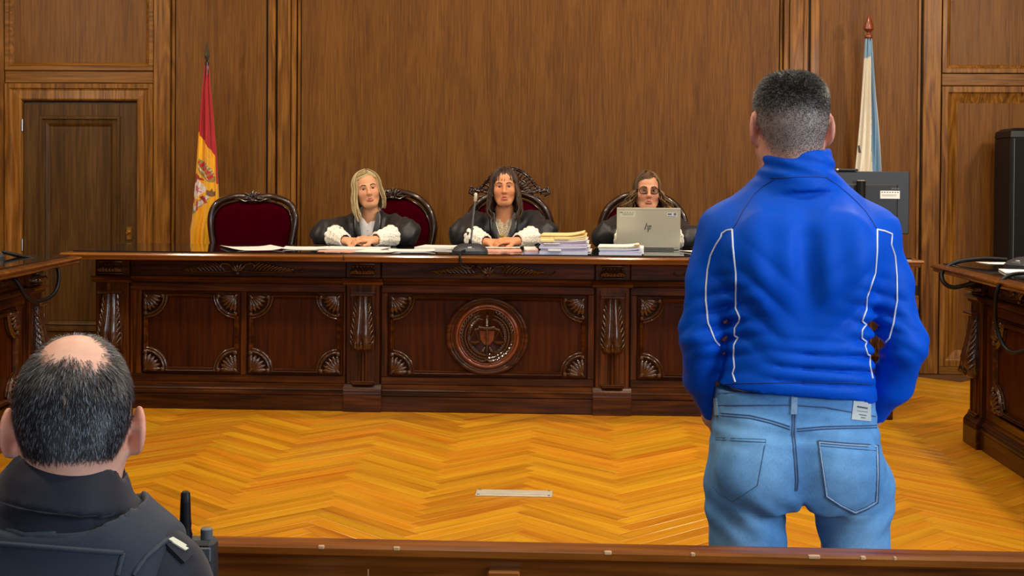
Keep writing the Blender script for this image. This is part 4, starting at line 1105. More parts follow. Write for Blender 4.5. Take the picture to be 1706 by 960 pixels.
def px_ray(px, py):
    d = fw + cr*((px-853)/F_PX) - cu*((py-PP_Y)/F_PX); return cam.matrix_world.translation.copy(), d.normalized()
def on_surface(bvh, pts, lift=.0, sub=4):
    """drop a pixel polyline traced in the photograph onto a garment's real surface"""
    dense = []
    for i in range(len(pts)-1):
        for j in range(sub): t = j/sub; dense.append((pts[i][0]*(1-t)+pts[i+1][0]*t, pts[i][1]*(1-t)+pts[i+1][1]*t))
    dense.append(pts[-1]); out = []
    for x, y in dense:
        o, d = px_ray(x, y); h = bvh.ray_cast(o, d)
        if h[0] is not None: out.append((h[0] + h[1]*lift, h[1]))
    return out
# ================================================================== people
def nrm(v): v = np.array(v, float); return v/np.linalg.norm(v)
def head_frame(origin, fwd, up, k=1.0):
    f = nrm(fwd); u = np.array(up, float); u = nrm(u - f*(u@f)); r = np.cross(f, u)
    return Frame(origin, np.stack([r, f, u], 1), k)
def add_head(S, F, mouth=0.0, male=False, jaw=1.0, ears=1.0, nose=1.0, out=None, neck_to=None, ez=0.0):
    S.F = F
    S.ell((0, -.015, .032), (.074, .093, .088), .0)
    S.ell((0, -.045, .005), (.066, .058, .062), .03)                      # back of the skull
    S.ell((0, .026, -.024), (.065, .064, .082), .03)                      # face
    S.ell((0, .040, .055), (.052, .045, .045), .03)                       # forehead
    S.ell((0, .056, -.092), (.030*jaw, .030, .024), .030)                 # chin
    for s in (-1, 1):
        S.rc((s*.050*jaw, -.004, -.052), (s*.026*jaw, .052, -.094), .017, .014, .03)   # jaw line
        S.ell((s*.040, .060, -.022), (.020, .018, .018), .025)            # cheek
        S.ell((s*.031, .095, .0085), (.0160, .0225, .0090), .008, 'sub')      # eye socket
        S.rc((s*.012, .084, .026), (s*.046, .070, .028), .0085, .007, .014)  # brow
        S.rc((s*.017, .0745, .0125), (s*.030, .080, .0165), .0030, .0036, .005)  # upper lid
        S.rc((s*.030, .080, .0165), (s*.045, .070, .0105), .0036, .0030, .005)
        S.rc((s*.018, .074, .004), (s*.043, .070, .004), .0028, .0028, .006)    # lower lid
        S.ell((s*.0105, .098, -.031), (.0085*nose, .010, .0075), .008)      # nostril wing
    S.rc((0, .088, .020), (0, .106, -.022), .0070, .0095*nose, .014)        # nose
    S.ell((0, .108, -.026), (.0115*nose, .0115, .0095), .010)
    S.rc((0, .094, -.040), (0, .093, -.050), .004, .005, .010)
    S.rc((-.020, .085, -.0600), (0, .0945, -.0560), .0035, .0055, .007); S.rc((.020, .085, -.0600), (0, .0945, -.0560), .0035, .0055, .007)
    S.rc((-.016, .086, -.0680-mouth), (.016, .086, -.0680-mouth), .0055, .0055, .008); S.ell((0, .0915, -.0685-mouth), (.014, .007, .006), .006)
    S.rc((-.017, .096, -.0622-mouth*.5), (.017, .096, -.0622-mouth*.5), .0014+mouth*.55, .0014+mouth*.55, .003, 'sub')
    if ears:
        for s in (-1, 1):
            o = out if out is not None else .006 if male else 0
            S.ell((s*(.078+o), -.014, .000+ez), (.0075, .019*ears, .034*ears), .006, 'add', (s*math.radians(24), 'Z'))
            S.ell((s*(.0885+o), -.006, .004+ez), (.0075, .012*ears, .022*ears), .005, 'sub', (s*math.radians(24), 'Z'))
            S.ell((s*(.077+o*.5), -.006, -.026+ez), (.0075+o*.3, .009, .010), .008)
            if o > .01: S.rc((s*.066, -.004, .004+ez), (s*(.074+o), -.016, .0+ez), .020, .007, .012)
    nk = .056 if male else .047
    S.rc((0, -.020, -.05), (0, -.035, -.17) if neck_to is None else tuple(F.l(np.array(neck_to, float))), nk, nk*(1.06 if neck_to is None else .98), .03)
    S.F = Frame()
def skin_cols(F, base, lip, extra=None):
    base, lip = np.array(base), np.array(lip)
    def fn(V):
        q = F.l(V); c = np.tile(base, (len(V), 1))
        x, y, z = q[:, 0], q[:, 1], q[:, 2]
        ch = np.exp(-(((np.abs(x)-.040)/.020)**2 + ((z+.024)/.020)**2))*(y > .02)
        c = c*(1-.0*ch[:, None]) ; c = mixc(c, base*np.array([1.02, .74, .70]), ch*.55)
        nz = np.exp(-((x/.016)**2 + ((z+.026)/.016)**2))*(y > .07); c = mixc(c, base*np.array([1.0, .76, .70]), nz*.45)
        lp = (np.abs(x) < .0235-.0*z) & (y > .070) & (z > -.0775) & (z < -.0535)
        lw = lp*sstep(.024, .019, np.abs(x)+np.abs(z+.0645)*.55); c = mixc(c, lip, lw*.9)
        er = (np.abs(x) > .070)*(z < .05)*(z > -.05)*(np.abs(y+.01) < .04); c = mixc(c, base*np.array([1.02, .72, .66]), er*.6)
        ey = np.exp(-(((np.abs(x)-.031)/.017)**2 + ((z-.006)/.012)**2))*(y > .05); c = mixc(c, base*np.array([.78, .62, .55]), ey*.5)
        if extra is not None: c = extra(q, c, V)
        return c
    return fn
def eyes(root, F, iris=(.05, .03, .02), gaze=(0, 0)):
    for s in (-1, 1):
        m = MB(); rings = []; cols = []
        for j in range(15):
            a = PI*j/14; ring = []
            for k in range(20):
                b = 2*PI*k/20; d = np.array([math.sin(a)*math.cos(b), math.cos(a), math.sin(a)*math.sin(b)])
                ring.append(tuple(F.w(np.array([s*.031, .0690, .0085]) + d*.0124)))
                g = math.acos(max(-1, min(1, (d[0]*math.sin(gaze[0]) + d[1]*math.cos(gaze[0])))))
                cols.append((.004, .003, .003) if g < .24 else iris if g < .52 else (.44, .40, .37))
            rings.append(ring)
        m.loft(rings, True, False); me = m.mesh('eye', True); set_col(me, np.array(cols)); keep(link('eye', me, 'eyeball'), root)
def face_lines(root, F, bvh, brow_col, mats):
    def hit(x, z):
        o = F.w((x, .3, z)); d = F.w((x, 0, z)) - o
        h = bvh.ray_cast(Vector(o), Vector(d).normalized()); return h[0]
    for s in (-1, 1):
        p = [hit(s*x, z) for x, z in ((.013, .0265), (.024, .0310), (.036, .0325), (.048, .0275))]
        if all(q is not None for q in p): keep(MB().tube(smooth_path(p, 4), [.0020]+[.0034]*9+[.0026]*2+[.0012], 6, True).build('eyebrow', mats[0], None, 60), root)
        e = [F.w((s*x, y, z)) for x, y, z in ((.0185, .0785, .0125), (.025, .0815, .0158), (.033, .0815, .0162), (.0405, .077, .0135), (.046, .070, .0095))]
        keep(MB().tube(smooth_path(e, 3), .0013, 5).build('eyelashes', mats[1], None, 60), root)
def add_hand(S, w, d, back, side, curl=(.35, .45, .3), sc=1.0, thumb=(.7, .75, -.25), k=.006):
    """palm, four fingers of different lengths and a thumb from the side of the palm"""
    w = np.array(w, float); d = nrm(d); b = np.array(back, float); b = nrm(b - d*(b@d)); s = np.cross(d, b)*side
    pts = []
    S.rc(w - d*.012, w + d*.03*sc, .0215*sc, .021*sc, .012)
    for o in (-.022, -.007, .008, .022):
        S.rc(w + d*.018*sc + s*o*sc*.7, w + d*.078*sc + s*o*sc, .0135*sc, .0115*sc, .012)
    for o, ln, r in ((.026, .070, .0078), (.009, .080, .0082), (-.009, .074, .0080), (-.025, .058, .0070)):
        p = w + d*.082*sc + s*o*sc; a = 0.0
        for seg_, c in zip((.45, .32, .23), curl):
            a += c; q = p + (d*math.cos(a) - b*math.sin(a) + s*o*1.2)*ln*seg_*sc
            S.rc(p, q, r*sc, r*.92*sc, k); p = q
    p = w + d*.022*sc + s*.022*sc; t = nrm(d*thumb[0] + s*thumb[1] + b*thumb[2])
    q = p + t*.036*sc; S.rc(p, q, .0125*sc, .0100*sc, .01)
    t2 = nrm(d*(thumb[0]+.5) + s*(thumb[1]-.35) + b*thumb[2]); S.rc(q, q + t2*.030*sc, .0098*sc, .0080*sc, k)
M['skin'] = vcol('skin', 0.48, 0.05, 90, 0.06, 700, 0.12)
M['eyeball'] = vcol('eyeball', 0.12, 0.0)
M['hairm'] = vcol('hair', 0.42, 0.15, 300, 0, 0, 0, 0, 0.4)
M['lash'] = plain('lashes', (.012, .008, .006), 0.6)
def locks(name, root, specs):
    """hair as many tapered locks in one mesh; specs = list of (path, radius, colour root, colour tip)"""
    m = MB(); cols = []
    for path, r, c0, c1 in specs:
        P = smooth_path(path, 3); n = len(P); st = len(m.v)
        rs = [r*(.55+.45*math.sin(PI*min(1, (i/(n-1))*1.15+.12)))*(1 if i < n-2 else .6 if i < n-1 else .15) for i in range(n)]
        m.tube(P, rs, 6, True, (1.0, .6))
        for i in range(n): cols += [tuple(np.array(c0)*(1-i/(n-1)) + np.array(c1)*(i/(n-1)))]*6
    me = m.mesh(name, True); set_col(me, np.array(cols)); o = keep(link(name, me, 'hairm'), root); return o
def scalp(F, th, ph, off=0.0, c=(0, -.014, .030), r=(.078, .097, .093)):
    d = (math.sin(th)*math.sin(ph), math.sin(th)*math.cos(ph), math.cos(th))
    return np.array([c[i] + (r[i]+off)*d[i] for i in range(3)])
def strands(name, root, me, n, dens, direc, length, colour, width, seed=1, lift=.25):
    """short hair: separate tapered blades rooted on the scalp"""
    rg = np.random.default_rng(seed)
    co = np.empty(len(me.vertices)*3); me.vertices.foreach_get('co', co); co = co.reshape(-1, 3)
    no = np.empty(len(me.vertices)*3); me.vertices.foreach_get('normal', no); no = no.reshape(-1, 3)
    qd = np.empty(len(me.polygons)*4, np.int64); me.polygons.foreach_get('vertices', qd); qd = qd.reshape(-1, 4)
    ce = co[qd].mean(1); dn = dens(ce); ok = dn > 0; qd, dn = qd[ok], dn[ok]
    ar = np.linalg.norm(np.cross(co[qd[:, 2]]-co[qd[:, 0]], co[qd[:, 3]]-co[qd[:, 1]]), axis=1)*dn
    pick = rg.choice(len(qd), n, p=ar/ar.sum()); u, v = rg.random((2, n)); u, v = u[:, None], v[:, None]
    A = qd[pick]; P = co[A[:, 0]]*(1-u)*(1-v) + co[A[:, 1]]*u*(1-v) + co[A[:, 2]]*u*v + co[A[:, 3]]*(1-u)*v
    N = no[A[:, 0]]; T = direc(P, N, rg); T = T - N*(T*N).sum(1)[:, None]; T /= np.linalg.norm(T, axis=1)[:, None]+1e-9
    Ls = length(P, rg)[:, None]; S_ = np.cross(N, T)
    lf = lift*(.7+.6*rg.random((n, 1)))
    p0 = P - N*.0006; p1 = P + (T + N*lf*1.2)*Ls*.5; p2 = P + (T + N*lf*.9)*Ls
    w = width*(.7+.6*rg.random((n, 1)))
    V = np.stack([p0-S_*w, p0+S_*w, p1+S_*w*.8, p1-S_*w*.8, p2], 1).reshape(-1, 3)
    b = np.arange(n)*5; Q = np.stack([b, b+1, b+2, b+3], 1); T3 = np.stack([b+3, b+2, b+4], 1)
    me2 = bpy.data.meshes.new(name); me2.vertices.add(len(V)); me2.vertices.foreach_set('co', V.astype(np.float32).ravel())
    lv = np.concatenate([np.concatenate([Q, T3], 1).ravel()]); me2.loops.add(len(lv)); me2.loops.foreach_set('vertex_index', lv.astype(np.int32))
    me2.polygons.add(2*n); st = np.stack([np.arange(n)*7, np.arange(n)*7+4], 1).ravel(); me2.polygons.foreach_set('loop_start', st.astype(np.int32))
    me2.update(calc_edges=True)
    set_col(me2, np.repeat(colour(P, rg), 5, axis=0))
    o = keep(link(name, me2, 'hairm'), root); o['kind'] = 'stuff'; return o

# ------------------------------------------------------------------ the three judges
M['robe'] = plain('black_robe', (0.010, 0.010, 0.012), 0.45, 0, 0, 0.2, 20, 0.12, 25, 0.05, 0.5)
M['satin'] = plain('black_satin_lapel', (0.014, 0.015, 0.018), 0.3, 0, 0, 0.2, 20, 0.1, 30, 0.0, 0.6)
M['shirt'] = plain('white_shirt', srgb(232, 230, 228), 0.6, 0, 0, 0.03)
def lace_mat():
    m, nt, b = new_mat('white_lace'); tc = nd(nt, 'ShaderNodeTexCoord')
    v = nd(nt, 'ShaderNodeTexVoronoi', Scale=95.0, feature='F1'); L(nt, tc.outputs['Object'], v.inputs['Vector'])
    rp = ramp(nt, [(0.0, srgb(120, 108, 84)), (0.16, srgb(150, 138, 110)), (0.30, srgb(244, 238, 222)), (1.0, srgb(250, 246, 234))]); L(nt, v.outputs['Distance'], rp.inputs[0]); L(nt, rp.outputs[0], b.inputs['Base Color'])
    b.inputs['Roughness'].default_value = .75
    bp = nd(nt, 'ShaderNodeBump', Strength=.8, Distance=.004); L(nt, v.outputs['Distance'], bp.inputs['Height']); L(nt, bp.outputs[0], b.inputs['Normal'])
    return m
M['lace'] = lace_mat()
def blouse_mat():
    m, nt, b = new_mat('patterned_blouse'); tc = nd(nt, 'ShaderNodeTexCoord')
    v = nd(nt, 'ShaderNodeTexVoronoi', Scale=70.0); L(nt, tc.outputs['Object'], v.inputs['Vector'])
    rp = ramp(nt, [(0.25, srgb(226, 214, 190)), (0.42, srgb(150, 120, 84)), (0.6, srgb(206, 188, 156))]); L(nt, v.outputs['Distance'], rp.inputs[0]); L(nt, rp.outputs[0], b.inputs['Base Color']); b.inputs['Roughness'].default_value = .6
    return m
M['blouse'] = blouse_mat()
def judge(label, cx_, hc, fwd, up, hk, skin, lip, mouth, shirt, lean=0.0, typing=False, wid=1.0, iris=(.05, .03, .02), jaw=1.0, drop=0.0):
    ty = 8.20
    t = thing('person', label, 'person', (cx_, ty+.05, .10), 0, 'judges seated behind the bench')
    F = head_frame(hc, fwd, up, hk)
    xs = axis([(cx_-.36, cx_-.13, .012), (cx_-.13, cx_+.13, .0036), (cx_+.13, cx_+.36, .012)])
    zh = hc[2]
    # arms and hands
    zt = ZT_
    if typing: hands = [((cx_-.10, 7.96, zt+.045), (.1, -1, -.05), (0, 0, 1), 1), ((cx_+.10, 7.96, zt+.045), (-.1, -1, -.05), (0, 0, 1), -1)]
    else: hands = [((cx_-.085, 7.815, zt+.036), (1, -.28, .02), (-.10, -.45, .9), 1), ((cx_+.095, 7.790, zt+.044), (-1, -.30, .10), (.10, -.45, .9), -1)]
    ys = axis([(7.66, 7.72, .008), (7.72, 7.88, .0044), (7.88, 8.0, .010), (8.0, 8.10, .0040), (8.10, 8.42, .010)]) if not typing else axis([(7.80, 8.0, .006), (8.0, 8.10, .0040), (8.10, 8.42, .010)])
    zs = axis([(.30, .885, .03), (.885, .965, .0040), (.965, zh-.135, .010), (zh-.135, zh+.09, .0033), (zh+.09, zh+.15, .008)])
    S = SDF(xs, ys, zs); add_head(S, F, mouth, False, jaw)
    nb = F.w((0, -.035, -.15))
    S.rc(nb, (cx_, ty+.01, 1.00), .052, .07, .03)
    S.stack([(.60, cx_, ty+.03, .14, .09), (.80, cx_, ty+.02, .14, .09), (1.0, cx_, ty+.01, .15, .085), (1.05, cx_, ty+.01, .13, .07)], .04)
    elb = []
    for s, h in zip((-1, 1), hands):
        e = (cx_+s*.255*wid, 8.03, .962); elb.append(e)
        S.chain([(cx_+s*.155*wid, ty, 1.020-drop), e, h[0]], [.045, .038, .024], .02)
        add_hand(S, h[0], h[1], h[2], h[3], (.3, .5, .35) if not typing else (.3, .3, .2), .92)
    for s in (-1, 1): S.chain([(cx_+s*.09, ty+.04, .62), (cx_+s*.10, 7.84, .58), (cx_+s*.10, 7.80, .32)], [.075, .058, .05], .03)
    me = S.mesh('body', skin_cols(F, skin, lip), 1); body = keep(link('body', me, 'skin'), t); bv = bvh_of(me)
    eyes(body, F, iris); face_lines(body, F, bv, None, ('browm', 'lash'))
    # robe
    xs = axis([(cx_-.40, cx_+.40, .008)]); ys = axis([(7.70, 8.42, .008)]); zs = axis([(.50, .86, .03), (.86, 1.16, .007)])
    R = SDF(xs, ys, zs)
    R.stack([(.52, cx_, ty+.04, .20, .13), (.80, cx_, ty+.03, .20, .13), (.95, cx_, ty+.02, .205*wid, .128), (1.02-drop*.6, cx_, ty+.02, .200*wid, .115), (1.065-drop*.6, cx_, ty+.02, .150*wid, .092), (1.095, cx_, ty+.02, .085, .078), (1.115, cx_, ty+.02, .065, .065)], .0)
    for s, h in zip((-1, 1), hands):
        e = elb[0 if s < 0 else 1]; w = np.array(h[0]); mid = np.array(e)*.52 + w*.48
        R.chain([(cx_+s*(.172-drop*.5)*wid, ty+.01, 1.030-drop), (e[0], e[1], e[2]+.004), tuple(mid*[1, 1, 1]+[0, 0, .004])], [.086, .068, .054], .05)
    R.warp(lambda P: .015*np.abs(wob(P, 34, 3, 4, (1, .35, 1))) - .008 + .006*wob(P, 36, 1+int(abs(cx_)*7), 5, (1, .6, 1)) + .005*wob(P, 85, 2, 5, (1.2, .5, .8)))
    vn = F.w((0, .03, -.17)); vb = np.array([cx_, ty-.13, .93])
    R.rc((cx_, ty-.07, 1.13), (cx_, ty-.125, .90), .066, .030, .010, 'sub')
    def clip_table(P): return np.where(P[:, 1] < 8.085, (zt+.003)-P[:, 2], -1)
    g = np.stack(np.meshgrid(*R.ax, indexing='ij'), -1); R.D = np.maximum(R.D, np.where(g[..., 1] < 8.085, (zt+.003)-g[..., 2], -1).astype(np.float32))
    keep(link('robe', R.mesh('robe', None, 1), 'robe'), t)
    # lapels in satin, following the opening
    for s in (-1, 1):
        m = MB(); rb = []
        for i in range(9):
            u = i/8; z = 1.095 - u*.19; x0 = .058 - .030*u; w_ = .030+.014*math.sin(PI*u); yy = ty-.090-.040*min(1, u*1.6)
            rb.append([(cx_+s*x0, yy-.008, z), (cx_+s*(x0+w_*.5), yy-.012, z+.004), (cx_+s*(x0+w_), yy+.004, z+.004), (cx_+s*(x0+w_), yy+.016, z+.004), (cx_+s*x0, yy+.010, z)])
        m.loft(rb); keep(m.build('lapel', 'satin', None, 60), t)
    # shirt
    xs = axis([(cx_-.12, cx_+.12, .006)]); ys = axis([(ty-.16, ty+.12, .006)]); zs = axis([(.84, 1.16, .006)])
    Q = SDF(xs, ys, zs)
    Q.stack([(.85, cx_, ty+.0, .10, .105), (.98, cx_, ty+.0, .10, .102), (1.05, cx_, ty+.005, .085, .088), (1.09, cx_, ty+.012, .070, .072), (1.125, cx_, ty+.02, .060, .062)], .0)
    Q.rc((cx_, ty-.05, 1.15), (cx_, ty-.105, 1.00), .045, .006, .006, 'sub')
    keep(link('shirt', Q.mesh('shirt', None, 1), shirt), t)
    # lace cuffs
    for s, h in zip((-1, 1), hands):
        e = np.array(elb[0 if s < 0 else 1]); w = np.array(h[0]); a = e*.52+w*.48; b = e*.02+w*.98 if not typing else e*.10+w*.90
        a[2] += .006; b[2] += .004
        m = MB(); ax_ = nrm(b-a); u = nrm(np.cross(ax_, (0, 0, 1))); v = np.cross(u, ax_); rings = []
        for i in range(15):
            tt = i/14; r = .064*(1-tt)+.041*tt + .0025*math.sin(tt*22)
            ring = []
            for k in range(48):
                an = 2*PI*k/48; rr = r*(1+.035*math.sin(an*9+tt*4)) + (.006*abs(math.sin(an*6)) if i in (0, 1) else 0)
                p = a+(b-a)*tt + (u*math.cos(an)+v*math.sin(an))*rr; p[2] = max(p[2], zt+.0035); ring.append(tuple(p))
            rings.append(ring)
        for i, rr in ((13, .9), (14, .80)): rings.append([tuple(np.array(p)*rr + (a+(b-a)*(i/14))*(1-rr)) for p in rings[14]])
        m.loft(rings, True, False); keep(m.build('lace_cuff', 'lace', None, 60), t)
    return t, F, body, bv
M['browm'] = plain('brown_brow', srgb(58, 38, 24), 0.7)
SKF, LIP = srgb(214, 156, 116), srgb(184, 100, 84)
rg = np.random.default_rng(5)
def rnd(a, b): return a + (b-a)*rg.random()

# blonde judge
t1, F1, b1, bv1 = judge('blonde person in black robe and white shirt with hands clasped', -1.275, (-1.282, 8.14, 1.225), (.24, -1, .10), (-.17, 0, 1), .96, SKF, LIP, 0.0, 'shirt', drop=.035)
sp = []
tones = [srgb(206, 186, 136), srgb(176, 150, 100), srgb(222, 206, 164), srgb(138, 112, 72), srgb(196, 176, 130)]
for i in range(300):
    side = 1 if rg.random() < .56 else -1                      # +1: her right, the photograph's left
    ph = side*math.radians(rnd(52, 180)); off = rnd(.002, .020)
    fr_ = (math.pi-abs(ph))/math.pi                             # 0 back .. 1 front
    pth = [scalp(F1, math.radians(4), ph, off) + np.array([-.012, .025*fr_, 0])]
    for th in (24, 48, 74, 98): pth.append(scalp(F1, math.radians(th), ph, off))
    p = pth[-1].copy(); long = rnd(.175, .215) if side > 0 else rnd(.11, .15)
    fl_ = .018 if side > 0 else .012
    for q in (.3, .6, .85, 1.0):
        pth.append(p + np.array([side*fl_*math.sin(q*2.6) + side*.004*math.sin(q*8+i), (.030*q if fr_ > .35 and side > 0 else -.012*q), -long*q]))
    c = np.array(tones[rg.integers(5)])*rnd(.85, 1.1); sp.append(([F1.w(p_) for p_ in pth], rnd(.0042, .0075), c*.72, c*1.05))
for i in range(110):   # hair swept aside from the parting
    off = rnd(.003, .011); sd = 1 if i % 3 else -1; p0 = math.radians(-16); th0 = rnd(4, 46)
    pth = [scalp(F1, math.radians(th0), p0, off), scalp(F1, math.radians(th0+10), p0+sd*math.radians(rnd(22, 30)), off), scalp(F1, math.radians(max(th0+16, 44)), sd*math.radians(rnd(40, 48)), off+.002), scalp(F1, math.radians(66), sd*math.radians(rnd(54, 60)), off), scalp(F1, math.radians(88), sd*math.radians(rnd(63, 69)), off+.002), scalp(F1, math.radians(106), sd*math.radians(72), off)]
    c = np.array(tones[rg.integers(5)])*rnd(.9, 1.15); sp.append(([F1.w(p_) for p_ in pth], rnd(.004, .006), c*.7, c))
locks('hair', t1, sp)
for s in (-1,): keep(MB().ellipsoid(F1.w((s*.080, -.002, -.036)), (.006, .006, .006), 10, 6).build('earring', 'gold', None, 60), t1)
for i in range(3): keep(MB().ellipsoid((-1.272+.004*i, 8.095-.004*i, .985-i*.032), (.004, .003, .004), 8, 5).build('shirt_button', 'white', None, 60), t1)
m = MB(); pts = [(-1.180+.006*math.cos(a)*0+.0, 7.790, 0) for a in (0,)]
w = np.array((-1.275+.095+.024, 7.798, ZT_+.044)); m.tube([tuple(w + np.array([.004*math.sin(a), .026*math.cos(a), .024*math.sin(a)])) for a in [2*PI*k/18 for k in range(19)]], .0018, 5); keep(m.build('bracelet', 'gold', None, 60), t1)

# middle judge
t2, F2, b2, bv2 = judge('dark haired person with fringe in black robe speaking into the microphone', -.432, (-.432, 8.14, 1.248), (.05, -1, .03), (-.02, 0, 1), .96, srgb(216, 146, 102), srgb(184, 92, 76), .004, 'blouse')
sp = []; tones = [srgb(50, 34, 24), srgb(66, 46, 32), srgb(38, 26, 18), srgb(88, 64, 44), srgb(44, 30, 22)]
for i in range(300):
    side = 1 if i % 2 else -1
    ph = side*math.radians(rnd(56, 180)); off = rnd(.003, .016); fr_ = (math.pi-abs(ph))/math.pi
    pth = [scalp(F2, math.radians(3), ph, off)]
    for th in (24, 48, 74, 98): pth.append(scalp(F2, math.radians(th), ph, off))
    p = pth[-1].copy(); long = rnd(.19, .235) if fr_ > .2 else rnd(.12, .16)
    for q in (.25, .5, .75, .92, 1.0):
        pth.append(p + np.array([side*(.022*math.sin(q*1.9) + .006*math.sin(q*9+i) - (.020 if q > .9 else 0)), (.034*q if fr_ > .3 else -.010*q), -long*q]))
    c = np.array(tones[rg.integers(5)])*rnd(.8, 1.2); sp.append(([F2.w(p_) for p_ in pth], rnd(.0045, .008), c, c*1.25))
for i in range(130):   # fringe
    ph = math.radians(rnd(-62, 62)); off = rnd(.004, .012); e = rnd(74, 86) + 12*(abs(ph)/1.1)**2
    pth = [scalp(F2, math.radians(6), ph*.6, off)] + [scalp(F2, math.radians(e*q), ph*(.75+.25*q), off*(1-.25*q)) for q in (.35, .62, .85, 1.0)]
    c = np.array(tones[rg.integers(5)])*rnd(.9, 1.3); sp.append(([F2.w(p_) for p_ in pth], rnd(.003, .0055), c*1.2, c))
locks('hair', t2, sp)
M['pearl'] = plain('pearl', srgb(236, 232, 222), 0.2, 0, 0.5)
for s in (-1, 1): keep(MB().ellipsoid(F2.w((s*.078, .006, -.045)), (.006, .006, .007), 10, 6).build('earring', 'pearl', None, 60), t2)
nk = []
for k in range(27):
    a = -1.15+2.3*k/26; nk.append((-.432+.052*math.sin(a)*1.0, 8.11-.018*math.cos(a), 1.055-.115*math.cos(a)**1.0*max(0, math.cos(a))))
m = MB()
for p in nk: m.ellipsoid(p, (.0048, .0048, .0048), 6, 4)
keep(m.build('necklace', 'pearl', None, 60), t2)
keep(MB().lathe([(.001, -.003), (.014, -.002), (.014, .002), (.001, .003)], (-.440, 8.088, .955), 16, 'y').build('pendant', 'gold', None, 40), t2)

# judge with glasses
t3, F3, b3, bv3 = judge('brown haired person with dark glasses in black robe behind the laptop', .448, (.447, 8.13, 1.228), (.06, -1, .05), (.02, 0, 1), .98, srgb(208, 148, 114), srgb(170, 96, 86), 0.0, 'satin', 0, True, 1.0, (.16, .17, .16), 1.12, .03)
sp = []; tones = [srgb(92, 66, 38), srgb(120, 88, 50), srgb(66, 46, 28), srgb(146, 110, 66), srgb(80, 56, 34)]
for i in range(300):
    side = 1 if i % 2 else -1
    ph = side*math.radians(rnd(54, 180)); off = rnd(.003, .014); fr_ = (math.pi-abs(ph))/math.pi
    pth = [scalp(F3, math.radians(3), ph, off) + np.array([.014, .02*fr_, 0])]
    for th in (24, 48, 74, 98): pth.append(scalp(F3, math.radians(th), ph, off))
    p = pth[-1].copy(); long = rnd(.095, .145); flr = rnd(.03, .085)
    for q in (.2, .4, .6, .8, 1.0):
        pth.append(p + np.array([side*(flr*q**1.3 + .014*math.sin(q*9+i)), (.018*q if fr_ > .3 else -.01*q) + .010*math.cos(q*9+i), -long*q]))
    c = np.array(tones[rg.integers(5)])*rnd(.8, 1.15); sp.append(([F3.w(p_) for p_ in pth], rnd(.0045, .0075), c*.62, c*1.15))
for i in range(120):
    off = rnd(.003, .012); sd = 1 if i % 4 else -1; p0 = math.radians(-26); th0 = rnd(4, 50)
    pth = [scalp(F3, math.radians(th0), p0, off), scalp(F3, math.radians(th0+10), p0+sd*math.radians(rnd(22, 34)), off), scalp(F3, math.radians(max(th0+16, 46)), sd*math.radians(rnd(38, 46)) , off+.002), scalp(F3, math.radians(68), sd*math.radians(rnd(54, 60)), off), scalp(F3, math.radians(88), sd*math.radians(rnd(63, 69)), off+.002), scalp(F3, math.radians(108), sd*math.radians(72), off)]
    c = np.array(tones[rg.integers(5)])*rnd(.8, 1.1); sp.append(([F3.w(p_) for p_ in pth], rnd(.004, .006), c*.75, c))
locks('hair', t3, sp)
M['frame'] = plain('dark_spectacle_frame', srgb(30, 22, 20), 0.25, 0, 0.4)
gm = thing('spectacles', 'dark framed spectacles worn by the judge behind the laptop', 'spectacles', tuple(F3.w((0, .096, .006))))
fr_ = MB()
for s in (-1, 1):
    P_ = []
    for k in range(25):
        a = 2*PI*k/24; P_.append(tuple(F3.w((s*.0325+.0245*math.copysign(abs(math.cos(a))**.7, math.cos(a)), .094-.010*((s*.0325+.0245*math.cos(a))/.05)**2, .006+.0185*math.copysign(abs(math.sin(a))**.75, math.sin(a))))))
    fr_.tube(P_, .0022, 6)
    fr_.tube([tuple(F3.w(p_)) for p_ in ((s*.057, .082, .014), (s*.072, .06, .013), (s*.079, .0, .010), (s*.078, -.02, -.004))], .002, 5)
fr_.tube([tuple(F3.w(p_)) for p_ in ((-.009, .095, .010), (0, .099, .012), (.009, .095, .010))], .002, 5)
keep(fr_.build('frame', 'frame', None, 60), gm)
def glass():
    m, nt, b = new_mat('lens_glass'); b.inputs['Transmission Weight'].default_value = 1.0; b.inputs['Roughness'].default_value = .0; b.inputs['IOR'].default_value = 1.01; return m
M['lens'] = glass()
for s in (-1, 1):
    m = MB(); m.loft([[tuple(F3.w((s*.0325+.023*f*math.cos(2*PI*k/20), .093+dy, .006+.017*f*math.sin(2*PI*k/20)))) for k in range(20)] for f, dy in ((1, 0), (1, .001))]); keep(m.build('lens', 'lens', None), gm)
# ------------------------------------------------------------------ the standing man
MX, MY = .508, 3.05
man = thing('person', 'standing person in blue track jacket and light jeans seen from behind', 'person', (MX, MY, LOW))
FM = head_frame((.494, 3.065, 1.420), (-.04, 1, -.02), (0, 0, 1), 1.03)
SHS = {-1: (.352, MY, 1.180), 1: (.672, MY, 1.180)}
ELB = {-1: (.293, 3.04, .945), 1: (.757, 3.04, .930)}
WRI = {-1: (.336, 3.150, .735), 1: (.697, 3.150, .735)}
xs = axis([(.18, .385, .016), (.385, .60, .0042), (.60, .88, .016)]); ys = axis([(2.88, 2.95, .012), (2.95, 3.20, .0045), (3.20, 3.40, .010)])
zs = axis([(LOW-.02, .62, .022), (.62, .80, .009), (.80, 1.27, .022), (1.27, 1.57, .0042)])
S = SDF(xs, ys, zs); add_head(S, FM, 0, True, 1.15, 1.06, 1.1, None, (MX-.006, 3.040, 1.26))
S.F = FM
for s in (-1, 1): S.ell((s*.026, -.012, .052), (.050, .078, .066), .02)      # squarish crown
S.rc((0, -.046, -.045), tuple(FM.l(np.array([MX-.004, 3.025, 1.28]))), .050, .048, .03)
S.F = Frame()
